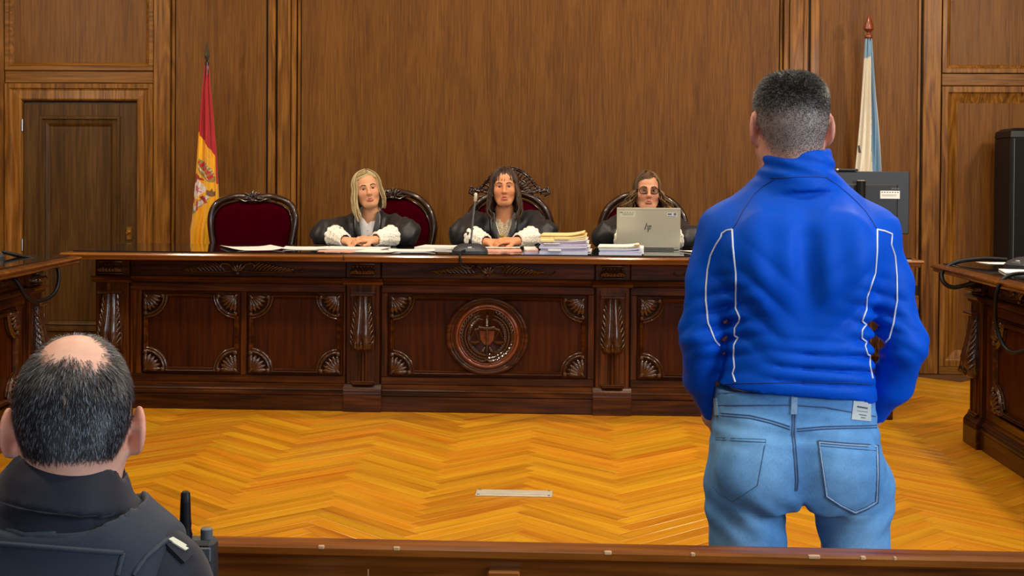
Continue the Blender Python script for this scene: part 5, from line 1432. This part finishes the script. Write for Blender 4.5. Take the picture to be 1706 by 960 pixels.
S.stack([(.63, MX, MY+.01, .13, .08), (.75, MX, MY+.01, .145, .085), (1.0, MX, MY+.01, .14, .085), (1.15, MX, MY+.01, .15, .085), (1.26, MX, MY+.005, .07, .06)], .04)
S.rc((MX, MY, 1.2), (MX-.008, MY, 1.32), .06, .055, .04)
for s in (-1, 1):
    S.chain([SHS[s], ELB[s], WRI[s]], [.045, .036, .024], .02)
    hx = MX + s*.075
    add_hand(S, WRI[s], (hx-WRI[s][0], .085, -.045), (0, .95, .3), s, (.35, .5, .3), .95)
    lx = .405 if s < 0 else .637
    S.chain([(lx, MY, .60), (lx-.004*s, MY+.01, .24), (lx, MY-.01, LOW+.10)], [.070, .050, .036], .02)
    S.rc((lx, MY-.02, LOW+.05), (lx+s*.02, MY+.14, LOW+.04), .035, .032, .02)
SKM = srgb(214, 158, 134)
HAIR_D = srgb(34, 33, 34)
def man_hair_amount(q):
    x, y, z = q[:, 0], q[:, 1], q[:, 2]
    hl = np.interp(-y, [-.10, -.07, -.02, .03, .07, .12], [.085, .045, .030, -.014, -.070, -.086])     # hairline by depth
    a = sstep(hl-.010, hl+.050, z); return a*(y < .088)
def man_extra(q, c, V):
    a = man_hair_amount(q); top = sstep(.035, .085, q[:, 2])
    g = mixc(np.tile(np.array(srgb(150, 136, 130)), (len(c), 1)), HAIR_D, .06+.86*top)
    return mixc(c, g, a*.92*(np.abs(q[:, 0]) < .079))
me = S.mesh('body', skin_cols(FM, SKM, srgb(180, 110, 100), man_extra), 1)
body = keep(link('body', me, 'skin'), man); eyes(body, FM); bvm = bvh_of(me); face_lines(body, FM, bvm, None, ('browm', 'lash'))
def dens(P): q = FM.l(P); return man_hair_amount(q)*(np.abs(q[:, 0]) < .0800)*(.35+.65*sstep(.0, .06, q[:, 2]))
def dirm(P, N, rg_):
    q = FM.l(P); d = np.zeros_like(P); d[:, 2] = -1.0; d += N*1.0 + rg_.normal(0, .45, P.shape); d[:, 1] += .4*(q[:, 2] > .07); return d
def lenm(P, rg_): q = FM.l(P); return (.0022 + .0075*sstep(.02, .10, q[:, 2]))*(.7+.6*rg_.random(len(P)))
def colm(P, rg_):
    q = FM.l(P); g = rg_.random(len(P)); c = mixc(np.tile(np.array(srgb(40, 38, 38)), (len(P), 1)), srgb(18, 17, 18), sstep(.03, .09, q[:, 2]))
    return mixc(c, srgb(150, 150, 152), (g > .80)*.75*(1-.6*sstep(.05, .10, q[:, 2])))
strands('hair', man, me, 42000, dens, dirm, lenm, colm, .00042, 3, .9)

# jacket
JK = srgb(0, 80, 200)
M['jacket'] = plain('blue_track_jacket', JK, 0.55, 0, 0, 0.06, 14, 0.10, 1400, 0.0, 0.12)
xs = axis([(.17, .86, .0052)]); ys = axis([(2.86, 3.28, .0060)]); zs = axis([(.735, 1.385, .0052)])
J = SDF(xs, ys, zs)
cx2 = MX+.002
J.stack([(.800, cx2, MY+.012, .183, .122), (.835, cx2, MY+.010, .179, .120), (.88, cx2+.002, MY+.008, .168, .118), (.94, cx2+.003, MY+.006, .161, .118), (1.0, cx2+.002, MY+.004, .165, .120), (1.09, cx2, MY+.0, .182, .128),
         (1.16, cx2, MY+.0, .190, .128), (1.215, cx2, MY+.004, .160, .114), (1.255, cx2, MY+.006, .118, .096), (1.290, cx2, MY+.008, .088, .084), (1.318, cx2-.002, MY-.004, .078, .078)], .0, 'add', 2.4, .006)
for s in (-1, 1):
    J.chain([(MX+s*.070, MY+.004, 1.262), SHS[s]], [.048, .064], .05)
    sh, el, wr = map(np.array, (SHS[s], ELB[s], WRI[s]))
    mid_ = (.310 if s < 0 else .716, MY-.002, 1.06); J.chain([sh, mid_], [.064, .056], .03); J.chain([mid_, el], [.056, .047], .010)
    J.chain([el, el*.5+wr*.5+np.array([s*.010, 0, -.004]), el*.12+wr*.88], [.047, .045, .033], .010)
    # shoulder blades
    J.ell((MX+s*.085, MY-.098, 1.14), (.070, .03, .085), .06)
J.rc((MX, MY-.150, 1.17), (MX, MY-.150, .92), .010, .010, .05, 'sub')      # spine hollow
def folds(P):
    x, y, z = P[:, 0]-MX, P[:, 1]-MY, P[:, 2]
    w1 = np.exp(-((z-.885)/.060)**2)*np.exp(-(np.maximum(0, np.abs(x)-.17)/.02)**2)
    sn = np.sin(z*95 + 1.8*np.sin(x*8+.5) + x*5 + .9*wob(P, 14, 2, 4)); f = .0068*w1*(1-2*np.abs(sn)**.5)*np.clip(.45+.6*wob(P, 16, 5, 4, (1, 1, 1.5)), 0, 1.2)
    sd = np.exp(-((np.abs(x)-.165)/.055)**2)*np.exp(-((z-.97)/.085)**2); f += .0080*sd*(1-2*np.abs(np.sin(z*82+np.abs(x)*22 - 2)))
    dg = np.exp(-((z-1.03)/.10)**2)*np.exp(-((np.abs(x)-.11)/.07)**2); f += .0046*dg*(1-2*np.abs(np.sin((z*44 - np.abs(x)*40) + 1.0)))
    bk = np.exp(-((z-1.14)/.10)**2)*(np.abs(x) < .16); f += .0030*bk*np.sin(x*80+1.4*np.sin(z*12)+.8*wob(P, 12, 3, 4)) 
    ar = sstep(.17, .21, np.abs(x))*(z < 1.22); f += .0032*ar*wob(P, 60, 4, 5, (1, 1, .8)) + .0026*ar*np.exp(-((z-.95)/.08)**2)*(1-2*np.abs(np.sin(z*62+np.abs(x)*40+y*18)))
    f += .0016*wob(P, 38, 6, 5)
    return f
J.warp(folds)
g = np.stack(np.meshgrid(*J.ax, indexing='ij'), -1)
# hem of the torso lies slightly higher at the middle; keep the sleeves
x_, z_ = g[..., 0]-MX, g[..., 2]
tor = np.abs(x_ - .0) < .182
hem = .822 - .012*(x_/.18) - .022*np.maximum(0, (np.abs(x_)-.11)/.07)**2*(x_ < 0)*-.3 - .02*np.maximum(0, (x_-.10)/.08)**2
J.D = np.where(tor & (g[..., 1] < 3.14) & (z_ < .87), np.maximum(J.D, (hem-z_).astype(np.float32)), J.D)
del g
# collar
Fc = Frame((cx2-.002, MY-.012, 1.338), np.array(Matrix.Rotation(math.radians(-4), 3, 'Y')))
J.F = Fc
J.stack([(-.060, 0, 0, .088, .086), (-.03, 0, 0, .084, .083), (0.0, 0, .002, .081, .080), (.020, 0, .004, .079, .079), (.034, 0, .005, .075, .076)], .012, 'add', 2.0, .006)
J.stack([(-.02, 0, .006, .055, .056), (.02, 0, .006, .068, .068), (.06, 0, .006, .073, .072)], .004, 'sub', 2.0, .0)
J.F = Frame()
J.warp(lambda P: .0028*np.exp(-((P[:, 2]-1.335)/.03)**2)*np.sin(P[:, 2]*190+P[:, 0]*55))
jm = J.mesh('jacket', None, 1); jk = keep(link('jacket', jm, 'jacket'), man); bj = bvh_of(jm)
M['piping'] = plain('white_piping', srgb(232, 236, 242), 0.5)
M['seam'] = plain('dark_blue_seam', srgb(6, 32, 98), 0.6)
def line(bvh, pts, r, mat, name, parent, lift=.0006, sub=4, flat=(1, .6)):
    h = on_surface(bvh, pts, lift, sub)
    if len(h) < 2: return None
    # keep neighbours together when the surface jumps in depth
    P_ = [h[0][0]]
    for p, n in h[1:]:
        if (p-P_[-1]).length < .05: P_.append(p)
    if len(P_) < 2: return None
    return keep(MB().tube(P_, r, 6, True).build(name, mat, None, 60), parent)
PIP = [[(1220, 382.5), (1221, 410), (1226, 455), (1226.5, 479), (1225.7, 514), (1232, 528), (1231, 537), (1224.3, 547), (1223.8, 559), (1230, 562.4), (1223, 575), (1222.4, 595.5), (1223.8, 612), (1220.8, 622.6), (1225, 636.7)],
       [(1220, 382.5), (1211, 384), (1203, 389), (1201, 396), (1193, 408), (1184, 426), (1178.8, 450), (1176, 480), (1176, 501), (1179.6, 538.6), (1191, 567), (1199, 576.5)],
       [(1461.3, 382.5), (1461, 420), (1458, 455), (1450, 478), (1444, 495), (1443, 517), (1436, 534.5), (1443, 541), (1436, 550), (1435.5, 563), (1443.7, 570), (1441, 577), (1445, 590), (1449, 592), (1448.8, 608), (1453.5, 631)],
       [(1461.3, 382.5), (1473, 385), (1486, 390), (1484.5, 407.5), (1491, 427.5), (1494, 460), (1494.5, 500.7), (1488.5, 538.6), (1482, 563), (1470, 577)]]
for p in PIP: line(bj, p, .0020, 'piping', 'piping', jk, .0008)
for p in ([(1290, 298.8), (1272, 310), (1255, 325), (1240, 347), (1228, 370), (1220, 382.5)], [(1376, 296), (1395, 308), (1412.5, 322.5), (1428, 337), (1442.5, 352.5), (1454, 370), (1461, 382)],
          [(1283, 297), (1300, 296.5), (1330, 295), (1360, 294.5), (1380, 296)], [(1198, 641), (1240, 639), (1300, 638), (1360, 638), (1420, 638), (1452, 642)]):
    line(bj, p, .0011, 'seam', 'seam', jk, .0001)

# jeans
def denim():
    m, nt, b = new_mat('light_denim'); at = nd(nt, 'ShaderNodeAttribute'); at.attribute_name = 'Col'; tc = nd(nt, 'ShaderNodeTexCoord')
    mp = nd(nt, 'ShaderNodeMapping'); mp.inputs['Scale'].default_value = (900, 900, 120); L(nt, tc.outputs['Object'], mp.inputs['Vector'])
    n1 = nd(nt, 'ShaderNodeTexNoise', Scale=1.0, Detail=2.0); L(nt, mp.outputs[0], n1.inputs['Vector'])
    n2 = nd(nt, 'ShaderNodeTexNoise', Scale=26.0, Detail=5.0); L(nt, tc.outputs['Object'], n2.inputs['Vector'])
    a = nd(nt, 'ShaderNodeMath', operation='ADD'); L(nt, n1.outputs['Fac'], a.inputs[0]); L(nt, n2.outputs['Fac'], a.inputs[1])
    mr = nd(nt, 'ShaderNodeMapRange'); L(nt, a.outputs[0], mr.inputs[0]); mr.inputs[1].default_value = .7; mr.inputs[2].default_value = 1.3; mr.inputs[3].default_value = .80; mr.inputs[4].default_value = 1.2
    hs = nd(nt, 'ShaderNodeHueSaturation'); L(nt, at.outputs['Color'], hs.inputs['Color']); L(nt, mr.outputs[0], hs.inputs['Value']); L(nt, hs.outputs[0], b.inputs['Base Color'])
    b.inputs['Roughness'].default_value = .85; b.inputs['Specular IOR Level'].default_value = .2
    bp = nd(nt, 'ShaderNodeBump', Strength=.25, Distance=.001); L(nt, n1.outputs['Fac'], bp.inputs['Height']); L(nt, bp.outputs[0], b.inputs['Normal'])
    return m
M['denim'] = denim()
xs = axis([(.26, .77, .0055)]); ys = axis([(2.86, 3.24, .0065)]); zs = axis([(LOW, .40, .016), (.40, .835, .0055)])
J = SDF(xs, ys, zs)
J.stack([(.560, MX+.004, MY+.01, .188, .110), (.60, MX+.004, MY+.005, .194, .118), (.66, MX+.003, MY+.004, .195, .120), (.73, MX+.001, MY+.006, .190, .116), (.79, MX, MY+.010, .182, .112), (.826, MX-.001, MY+.012, .180, .110)], .0, 'add', 2.5, .004)
for s in (-1, 1):
    J.ell((MX+s*.090, MY-.080, .655), (.090, .052, .085), .045)
    lx = .4060 if s < 0 else .6370
    J.chain([(lx+s*.010, MY+.0, .60), (lx+.0, MY, .46), (lx-s*.004, MY+.012, .22), (lx, MY-.005, LOW+.03)], [.092, .085, .068, .060], .02)
def gap(P):
    c = MX + np.interp(P[..., 2], [.45, .58], [.016, .006]) + (P[..., 1]-2.95)*.167; w = np.interp(P[..., 2], [LOW, .30, .46, .517, .56, .58, .60], [.050, .046, .040, .019, .011, .003, -.02])
    return (np.abs(P[..., 0]-c) - w)*.9
J.rc((MX+.003, MY-.155, .80), (MX+.004, MY-.150, .58), .010, .012, .035, 'sub')
J.warp(lambda P: .0024*wob(P, 34, 3, 5, (1, 1, 1.4)) + .0032*np.exp(-((P[:, 2]-.545)/.045)**2)*np.sin((P[:, 2]*95 - np.abs(P[:, 0]-MX)*75)) + .0020*np.exp(-((P[:, 2]-.74)/.04)**2)*np.sin(P[:, 2]*160+P[:, 0]*20))
J.op((MX-.1, 2.84, LOW), (MX+.1, 3.26, .60), gap, .012, 'sub')
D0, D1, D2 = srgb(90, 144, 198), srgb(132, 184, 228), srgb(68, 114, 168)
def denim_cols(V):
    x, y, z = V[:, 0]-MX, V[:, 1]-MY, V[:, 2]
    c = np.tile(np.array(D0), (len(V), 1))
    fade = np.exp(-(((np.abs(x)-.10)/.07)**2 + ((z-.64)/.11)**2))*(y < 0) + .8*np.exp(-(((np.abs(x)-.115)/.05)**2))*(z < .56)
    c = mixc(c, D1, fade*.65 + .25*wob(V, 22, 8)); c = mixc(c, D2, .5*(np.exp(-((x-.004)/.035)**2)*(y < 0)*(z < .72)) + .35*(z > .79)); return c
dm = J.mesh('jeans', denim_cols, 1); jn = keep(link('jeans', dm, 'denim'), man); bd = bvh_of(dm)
M['stitch'] = plain('jeans_seam', srgb(62, 88, 126), 0.8, 0, 0, 0.3, 500); M['stitch_l'] = plain('jeans_seam_light', srgb(158, 186, 212), 0.8, 0, 0, 0.3, 500)
POCK = [[(1189.3, 725), (1235, 727), (1279.3, 728.3), (1272, 768), (1264, 811), (1240, 827), (1219, 840), (1200, 828), (1184.6, 813)],
        [(1363, 735), (1410, 739), (1463, 742.4), (1464, 790), (1462, 838.5), (1444, 849), (1425.8, 856.6), (1400, 844), (1376, 828), (1370, 785), (1363, 735)]]
for n_, p in enumerate(POCK):
    c_ = np.mean(p, 0)
    line(bd, p, .0024, 'stitch', 'pocket_seam', jn, .0005, 3)
    line(bd, [tuple(c_ + (np.array(q)-c_)*.93) for q in p], .0009, 'stitch', 'pocket_stitch', jn, .0004, 3)
    line(bd, [tuple(c_ + (np.array(q)-c_)*.965) for q in p], .0018, 'stitch_l', 'pocket_hem', jn, .0004, 3)
    t0, t1_ = p[0], p[2]; line(bd, [(t0[0]+3, t0[1]+8), (t1_[0]-3, t1_[1]+9)], .0011, 'stitch', 'pocket_stitch', jn, .0004, 6)
for p in ([(1197, 676), (1260, 675), (1319, 674.7), (1375, 679), (1420, 687), (1458, 694)], [(1193, 688), (1250, 692.5), (1285, 701), (1316, 711)], [(1193, 692), (1250, 697), (1285, 705.5), (1316, 715.5)],
          [(1328, 714.6), (1371.5, 711), (1415, 710), (1460, 709)], [(1328, 718.6), (1371.5, 715), (1415, 714), (1460, 713)], [(1197, 656), (1260, 653.5), (1319, 652.5), (1375, 657), (1418, 664)],
          [(1321, 690), (1319.5, 720.6), (1323.6, 766), (1325.8, 800), (1325, 818)], [(1325, 690), (1323.5, 720.6), (1327.6, 766), (1329.8, 800), (1328, 818)]):
    line(bd, p, .0017, 'stitch', 'seam', jn, .0004, 5)
def patch(bvh, quad, th, mat, name, parent, nu=6, nv=6):
    m = MB(); A = []; B = []
    for j in range(nv+1):
        for i in range(nu+1):
            u, v = i/nu, j/nv
            p = (np.array(quad[0])*(1-u)+np.array(quad[1])*u)*(1-v) + (np.array(quad[3])*(1-u)+np.array(quad[2])*u)*v
            o, d = px_ray(*p); h = bvh.ray_cast(o, d)
            if h[0] is None: return None
            A.append(h[0]+h[1]*th); B.append(h[0]-h[1]*.001)
    n = (nu+1)*(nv+1); fs = []
    for j in range(nv):
        for i in range(nu):
            a = j*(nu+1)+i; fs += [(a, a+1, a+nu+2, a+nu+1), (n+a, n+a+nu+1, n+a+nu+2, n+a+1)]
    for i in range(nu):
        a, b = i, i+1; fs.append((a, n+a, n+b, b)); a, b = nv*(nu+1)+i, nv*(nu+1)+i+1; fs.append((a, b, n+b, n+a))
    for j in range(nv):
        a, b = j*(nu+1), (j+1)*(nu+1); fs.append((a, b, n+b, n+a)); a, b = a+nu, b+nu; fs.append((a, n+a, n+b, b))
    m.add(A+B, fs); return keep(m.build(name, mat, None, 40), parent)
M['patch'] = plain('grey_label_patch', srgb(176, 184, 184), 0.6, 0, 0, 0.06)
M['patchprint'] = plain('patch_print', srgb(80, 84, 88), 0.7)
patch(bd, [(1422, 663), (1450, 669), (1450, 702), (1418, 699)], .0022, 'patch', 'label_patch', jn)
for q in ([(1427, 676), (1444, 679), (1444, 682), (1427, 679)], [(1427, 684), (1444, 686.5), (1444, 687.5), (1427, 685)], [(1430, 690), (1442, 692), (1442, 693.5), (1430, 691.5)], [(1433, 695), (1440, 696), (1440, 697.5), (1433, 696.5)]): patch(bd, q, .0028, 'patchprint', 'patch_print', jn, 2, 1)
M['denim_l'] = plain('denim_strip', srgb(128, 160, 190), 0.85, 0, 0, 0.2, 400)
patch(bd, [(1318.6, 655), (1328.5, 655), (1327.5, 690), (1317.5, 690)], .0035, 'denim_l', 'belt_loop', jn, 3, 8)
patch(bd, [(1190, 664), (1194.5, 663), (1197.5, 692), (1193.5, 692)], .0035, 'denim_l', 'belt_loop', jn, 2, 6)
# bracelet, shoes
w = np.array(WRI[1]) + np.array([.0, .004, -.014])
m = MB()
for k in range(18):
    a = 2*PI*k/18; m.ellipsoid(w + np.array([.026*math.cos(a), .026*math.sin(a)*.9, .008*math.cos(a)]), (.0045, .0045, .0045), 6, 4)
keep(m.build('bracelet', plain('pale_pink_beads', srgb(226, 196, 196), .3), None, 60), man)
M['shoe'] = plain('white_trainer', srgb(214, 212, 206), 0.6)
for s in (-1, 1):
    lx = .405 if s < 0 else .637; rings = []
    for yy, w_, h_ in ((-.085, .022, .05), (-.075, .036, .075), (-.02, .040, .085), (.06, .042, .075), (.13, .045, .055), (.18, .038, .040), (.205, .02, .028)):
        rings.append([(lx+s*.03*(yy+.08)+w_*math.cos(a)*1.0, MY+yy, LOW+.004+max(0, h_*(.35+.65*math.sin(a)) if math.sin(a) > 0 else h_*.35*(1+math.sin(a)))) for a in [2*PI*k/20 for k in range(20)]])
    keep(MB().loft(rings).build('shoe', 'shoe', None, 60), man)

# ------------------------------------------------------------------ the seated officer
OX, OY = -.699, 1.80
off_ = thing('person', 'balding person in dark police vest seated in the foreground', 'person', (OX, OY, LOW+.44))
FO = head_frame((OX+.004, OY+.012, .963), (-.28, 1, -.20), (-.04, .2, 1), .95)
xs = axis([(OX-.34, OX-.105, .014), (OX-.105, OX+.105, .0034), (OX+.105, OX+.34, .014)]); ys = axis([(OY-.17, OY-.12, .012), (OY-.12, OY+.15, .0038), (OY+.15, OY+.56, .012)]); zs = axis([(LOW-.02, .35, .02), (.35, .50, .009), (.50, .80, .02), (.80, 1.10, .0034)])
S = SDF(xs, ys, zs); add_head(S, FO, 0, True, 1.15, 1.06, 1.1, .013, (OX-.002, OY-.004, .80), -.020)
S.F = FO
S.rc((0, -.046, -.045), tuple(FO.l(np.array([OX, OY-.016, .815]))), .052, .052, .03)
S.ell((0, -.050, .010), (.072, .056, .070), .03)
S.F = Frame()
S.stack([(.25, OX, OY, .15, .10), (.55, OX, OY, .15, .095), (.72, OX, OY, .15, .09), (.80, OX, OY, .10, .07)], .04)
S.rc((OX, OY, .70), (OX, OY, .85), .07, .058, .04)
for s in (-1, 1):
    S.chain([(OX+s*.125, OY+.01, .725), (OX+s*.20, OY+.05, .47), (OX+s*.12, OY+.26, .40)], [.048, .040, .026], .02)
    add_hand(S, (OX+s*.12, OY+.26, .40), (-s*.35, 1, -.12), (0, .1, 1), -s, (.2, .3, .2), 1.0)
    S.chain([(OX+s*.09, OY+.02, .29), (OX+s*.11, OY+.44, .29), (OX+s*.11, OY+.43, LOW+.08)], [.078, .058, .042], .03)
    S.rc((OX+s*.11, OY+.42, LOW+.05), (OX+s*.12, OY+.52, LOW+.04), .036, .032, .02)
SKO = srgb(224, 172, 150)
def off_hair(q):
    x, y, z = q[:, 0], q[:, 1], q[:, 2]
    hl = np.interp(-y, [-.10, -.05, -.01, .03, .06, .09, .13], [.10, .06, .02, -.018, -.060, -.066, -.066])
    a = sstep(hl-.004, hl+.018, z)*(y < .07)
    d = q - np.array([0, -.015, .032]); d = d/(np.linalg.norm(d, axis=1)[:, None]+1e-9)
    ang = np.degrees(np.arccos(np.clip(d @ np.array([0, -.56, .83]), -1, 1)))
    bald = 1 - sstep(17, 54, ang + 5*wob(q, 90, 2, 4))
    part = np.exp(-((x+.004+.06*(z-.03))/.0035)**2)*np.exp(-((z-.030)/.022)**2)*(y < 0)
    return a*np.clip(1-bald*1.05, 0, 1)*(1-.85*part)
def off_extra(q, c, V):
    a = off_hair(q); return mixc(c, srgb(40, 40, 46), sstep(.25, 1.0, a)*.85*(np.abs(q[:, 0]) < .0785))
me = S.mesh('body', skin_cols(FO, SKO, srgb(180, 110, 100), off_extra), 1)
body = keep(link('body', me, 'skin'), off_); eyes(body, FO); bvo = bvh_of(me); face_lines(body, FO, bvo, None, ('browm', 'lash'))
def denso(P): q = FO.l(P); return (.03*(q[:, 2] > .06) + off_hair(q)**1.3)*(off_hair(q) > .02)*(np.abs(q[:, 0]) < .080)
def diro(P, N, rg_):
    q = FO.l(P); top = sstep(.04, .085, q[:, 2])[:, None]
    dn_ = np.stack([.25*q[:, 0]/.07, -.15+0*q[:, 0], -1+0*q[:, 0]], 1)
    whorl = np.stack([q[:, 0]/.06, (q[:, 1]+.07)/.06, -.9*(q[:, 1] < -.07)], 1)
    l = dn_*(1-top) + whorl*top; return l@FO.R.T + rg_.normal(0, .16, P.shape)
def leno(P, rg_): q = FO.l(P); return (.010 + .006*sstep(.0, .06, q[:, 2]) - .006*sstep(-.04, -.08, q[:, 2]))*(.7+.6*rg_.random(len(P)))
def colo(P, rg_):
    q = FO.l(P); g = rg_.random(len(P)); c = np.tile(np.array(srgb(22, 23, 28)), (len(P), 1)); c = mixc(c, srgb(50, 50, 56), g*.5)
    return mixc(c, srgb(150, 158, 172), (rg_.random(len(P)) > .82)*(.35+.65*rg_.random(len(P))))
strands('hair', off_, me, 30000, denso, diro, leno, colo, .00038, 9, .30)

M['navy'] = plain('navy_uniform', srgb(15, 19, 36), 0.65, 0, 0, 0.12, 18, 0.12, 900, 0.2, 0.3)
M['vest'] = plain('dark_grey_vest', srgb(33, 43, 58), 0.7, 0, 0, 0.12, 14, 0.2, 1200, 0.15, 0.3)
xs = axis([(OX-.36, OX+.36, .0065)]); ys = axis([(OY-.20, OY+.20, .0065)]); zs = axis([(.34, .60, .03), (.60, .93, .0055)])
U = SDF(xs, ys, zs)
TOR = [(.36, OX, OY, .175, .13), (.60, OX, OY, .175, .132), (.70, OX, OY, .165, .128), (.765, OX, OY, .145, .116), (.81, OX, OY-.002, .122, .102), (.845, OX, OY-.006, .088, .088), (.875, OX, OY-.008, .070, .078)]
U.stack(TOR, .0, 'add', 2.4, .006)
for s in (-1, 1):
    U.chain([(OX+s*.07, OY, .800), (OX+s*.128, OY+.005, .740)], [.042, .058], .04); U.chain([(OX+s*.128, OY+.005, .740), (OX+s*.200, OY+.05, .47), (OX+s*.16, OY+.18, .41)], [.062, .056, .046], .03)
Fc = Frame((OX+.002, OY-.010, .876), np.array(Matrix.Rotation(math.radians(8), 3, 'Y') @ Matrix.Rotation(math.radians(-10), 3, 'X')))
U.F = Fc
U.stack([(-.030, 0, 0, .100, .100), (-.015, 0, 0, .096, .096), (.0, 0, .0, .090, .090), (.020, 0, .004, .080, .081), (.032, 0, .005, .074, .075)], .0, 'add', 2.0, .004)
U.stack([(-.02, 0, .01, .055, .06), (.02, 0, .008, .067, .069), (.06, 0, .008, .072, .072)], .003, 'sub', 2.0, .0)
U.F = Frame()
U.warp(lambda P: .003*wob(P, 45, 7, 5))
um = U.mesh('uniform_shirt', None, 1); us = keep(link('uniform_shirt', um, 'navy'), off_)
V_ = SDF(xs, axis([(OY-.22, OY+.22, .0065)]), axis([(.36, .60, .03), (.60, .88, .005)]))
V_.stack([(z, cx_, cy_, rx+.016, ry+.018) for z, cx_, cy_, rx, ry in TOR], .0, 'add', 2.4, .006)
for s in (-1, 1): V_.chain([(OX+s*.07, OY, .800), (OX+s*.118, OY+.005, .754)], [.052, .062], .04)
g = np.stack(np.meshgrid(*V_.ax, indexing='ij'), -1); ax_ = np.abs(g[..., 0]-OX); z_ = g[..., 2]; yb = g[..., 1] - OY
neck = .836 + .35*np.maximum(0, ax_-.05)
arm = np.interp(z_, [.36, .55, .66, .74, .80, .86], [.215, .17, .135, .136, .150, .16])
cut_ = lambda D, c: -smin(-D, -c.astype(np.float32), .010)
V_.D = cut_(V_.D, np.minimum(z_-neck, np.abs(yb)-.060)); V_.D = cut_(V_.D, (ax_-arm)*.9)
V_.D = cut_(V_.D, smin(.104 - np.hypot(g[..., 0]-OX, g[..., 1]-OY+.012), z_-.832, -1))
del g, ax_, z_, yb, neck, arm
V_.warp(lambda P: .0025*wob(P, 40, 9, 5))
vm = V_.mesh('protective_vest', None, 1); vs_ = keep(link('protective_vest', vm, 'vest'), off_); bv_ = bvh_of(vm); bu = bvh_of(um)
M['trim'] = plain('vest_binding', srgb(46, 56, 68), 0.75, 0, 0, 0.1)
for p in ([(2, 881), (40, 892), (90, 889), (140, 870), (180, 852), (212, 846)], [(286, 894), (262, 912), (240, 932), (226, 952), (222, 959)], [(0, 906), (100, 914), (205, 922)], [(206, 922), (200, 940), (196, 959)]):
    line(bv_, p, .0035, 'trim', 'binding', vs_, .0005, 5)
M['silver_thread'] = plain('silver_thread', srgb(222, 218, 196), 0.5)
ep = patch(bu, [(262, 898), (284, 888), (322, 922), (304, 940)], .006, 'navy', 'epaulette', us, 6, 6)
if ep is None: ep = us
for q in ([(277, 904), (284, 901), (306, 914), (300, 918)], [(283, 909), (287, 907), (309, 919), (304, 922)]): patch(bu, q, .0085, 'silver_thread', 'rank_stripe', us, 3, 2)
M['trouser'] = plain('navy_trousers', srgb(18, 20, 30), 0.7)
xs = axis([(OX-.24, OX+.24, .014)]); ys = axis([(OY-.18, OY+.56, .014)]); zs = axis([(LOW+.02, .44, .014)])
T_ = SDF(xs, ys, zs); T_.ell((OX, OY, .31), (.19, .15, .10), .0)
for s in (-1, 1): T_.chain([(OX+s*.09, OY+.02, .30), (OX+s*.11, OY+.44, .295), (OX+s*.11, OY+.43, LOW+.08)], [.092, .074, .060], .03)
keep(link('trousers', T_.mesh('trousers', None, 1), 'trouser'), off_)
for s in (-1, 1):
    m = MB(); rings = []
    for yy, w_, h_ in ((-.08, .03, .07), (-.02, .040, .09), (.06, .042, .07), (.11, .038, .045), (.125, .02, .03)):
        rings.append([(OX+s*.115+w_*math.cos(a), OY+.44+yy, LOW+.004+max(0, h_*(.35+.65*math.sin(a)) if math.sin(a) > 0 else h_*.35*(1+math.sin(a)))) for a in [2*PI*k/16 for k in range(16)]])
    keep(m.loft(rings).build('boot', 'black', None, 60), off_)

# radio clipped to the officer's vest
RX, RY, RZ = -.558, 1.93, .694
t = thing('handheld_radio', 'black handheld radio with stubby antenna on the officer shoulder', 'radio', (RX, RY, RZ))
MB().box(-.022, .030, -.018, .018, -.05, .070, .006).build('body', 'char2', t)
MB().box(-.018, .026, -.019, -.017, -.03, .045, .001).build('belt_clip', 'black', t)
MB().lathe([(.0095, .066), (.0105, .075), (.0085, .083), (.0092, .090), (.0082, .100), (.0076, .122), (.0068, .137), (.004, .140)], (-.016, 0, 0), 16).build('antenna', 'black', t, 50)
MB().lathe([(.009, .068), (.009, .084), (.006, .086)], (.016, 0, 0), 14).build('channel_knob', 'dgrey', t, 40)
m = MB(); m.box(.004, .028, -.022, -.018, .040, .062, .002); m.build('latch', 'dgrey', t)
m = MB(); m.box(.006, .020, -.0205, -.018, .0, .006, .001).box(.006, .020, -.0205, -.018, .012, .018, .001).box(.006, .020, -.0205, -.018, .024, .030, .001); m.build('button', 'dgrey', t)
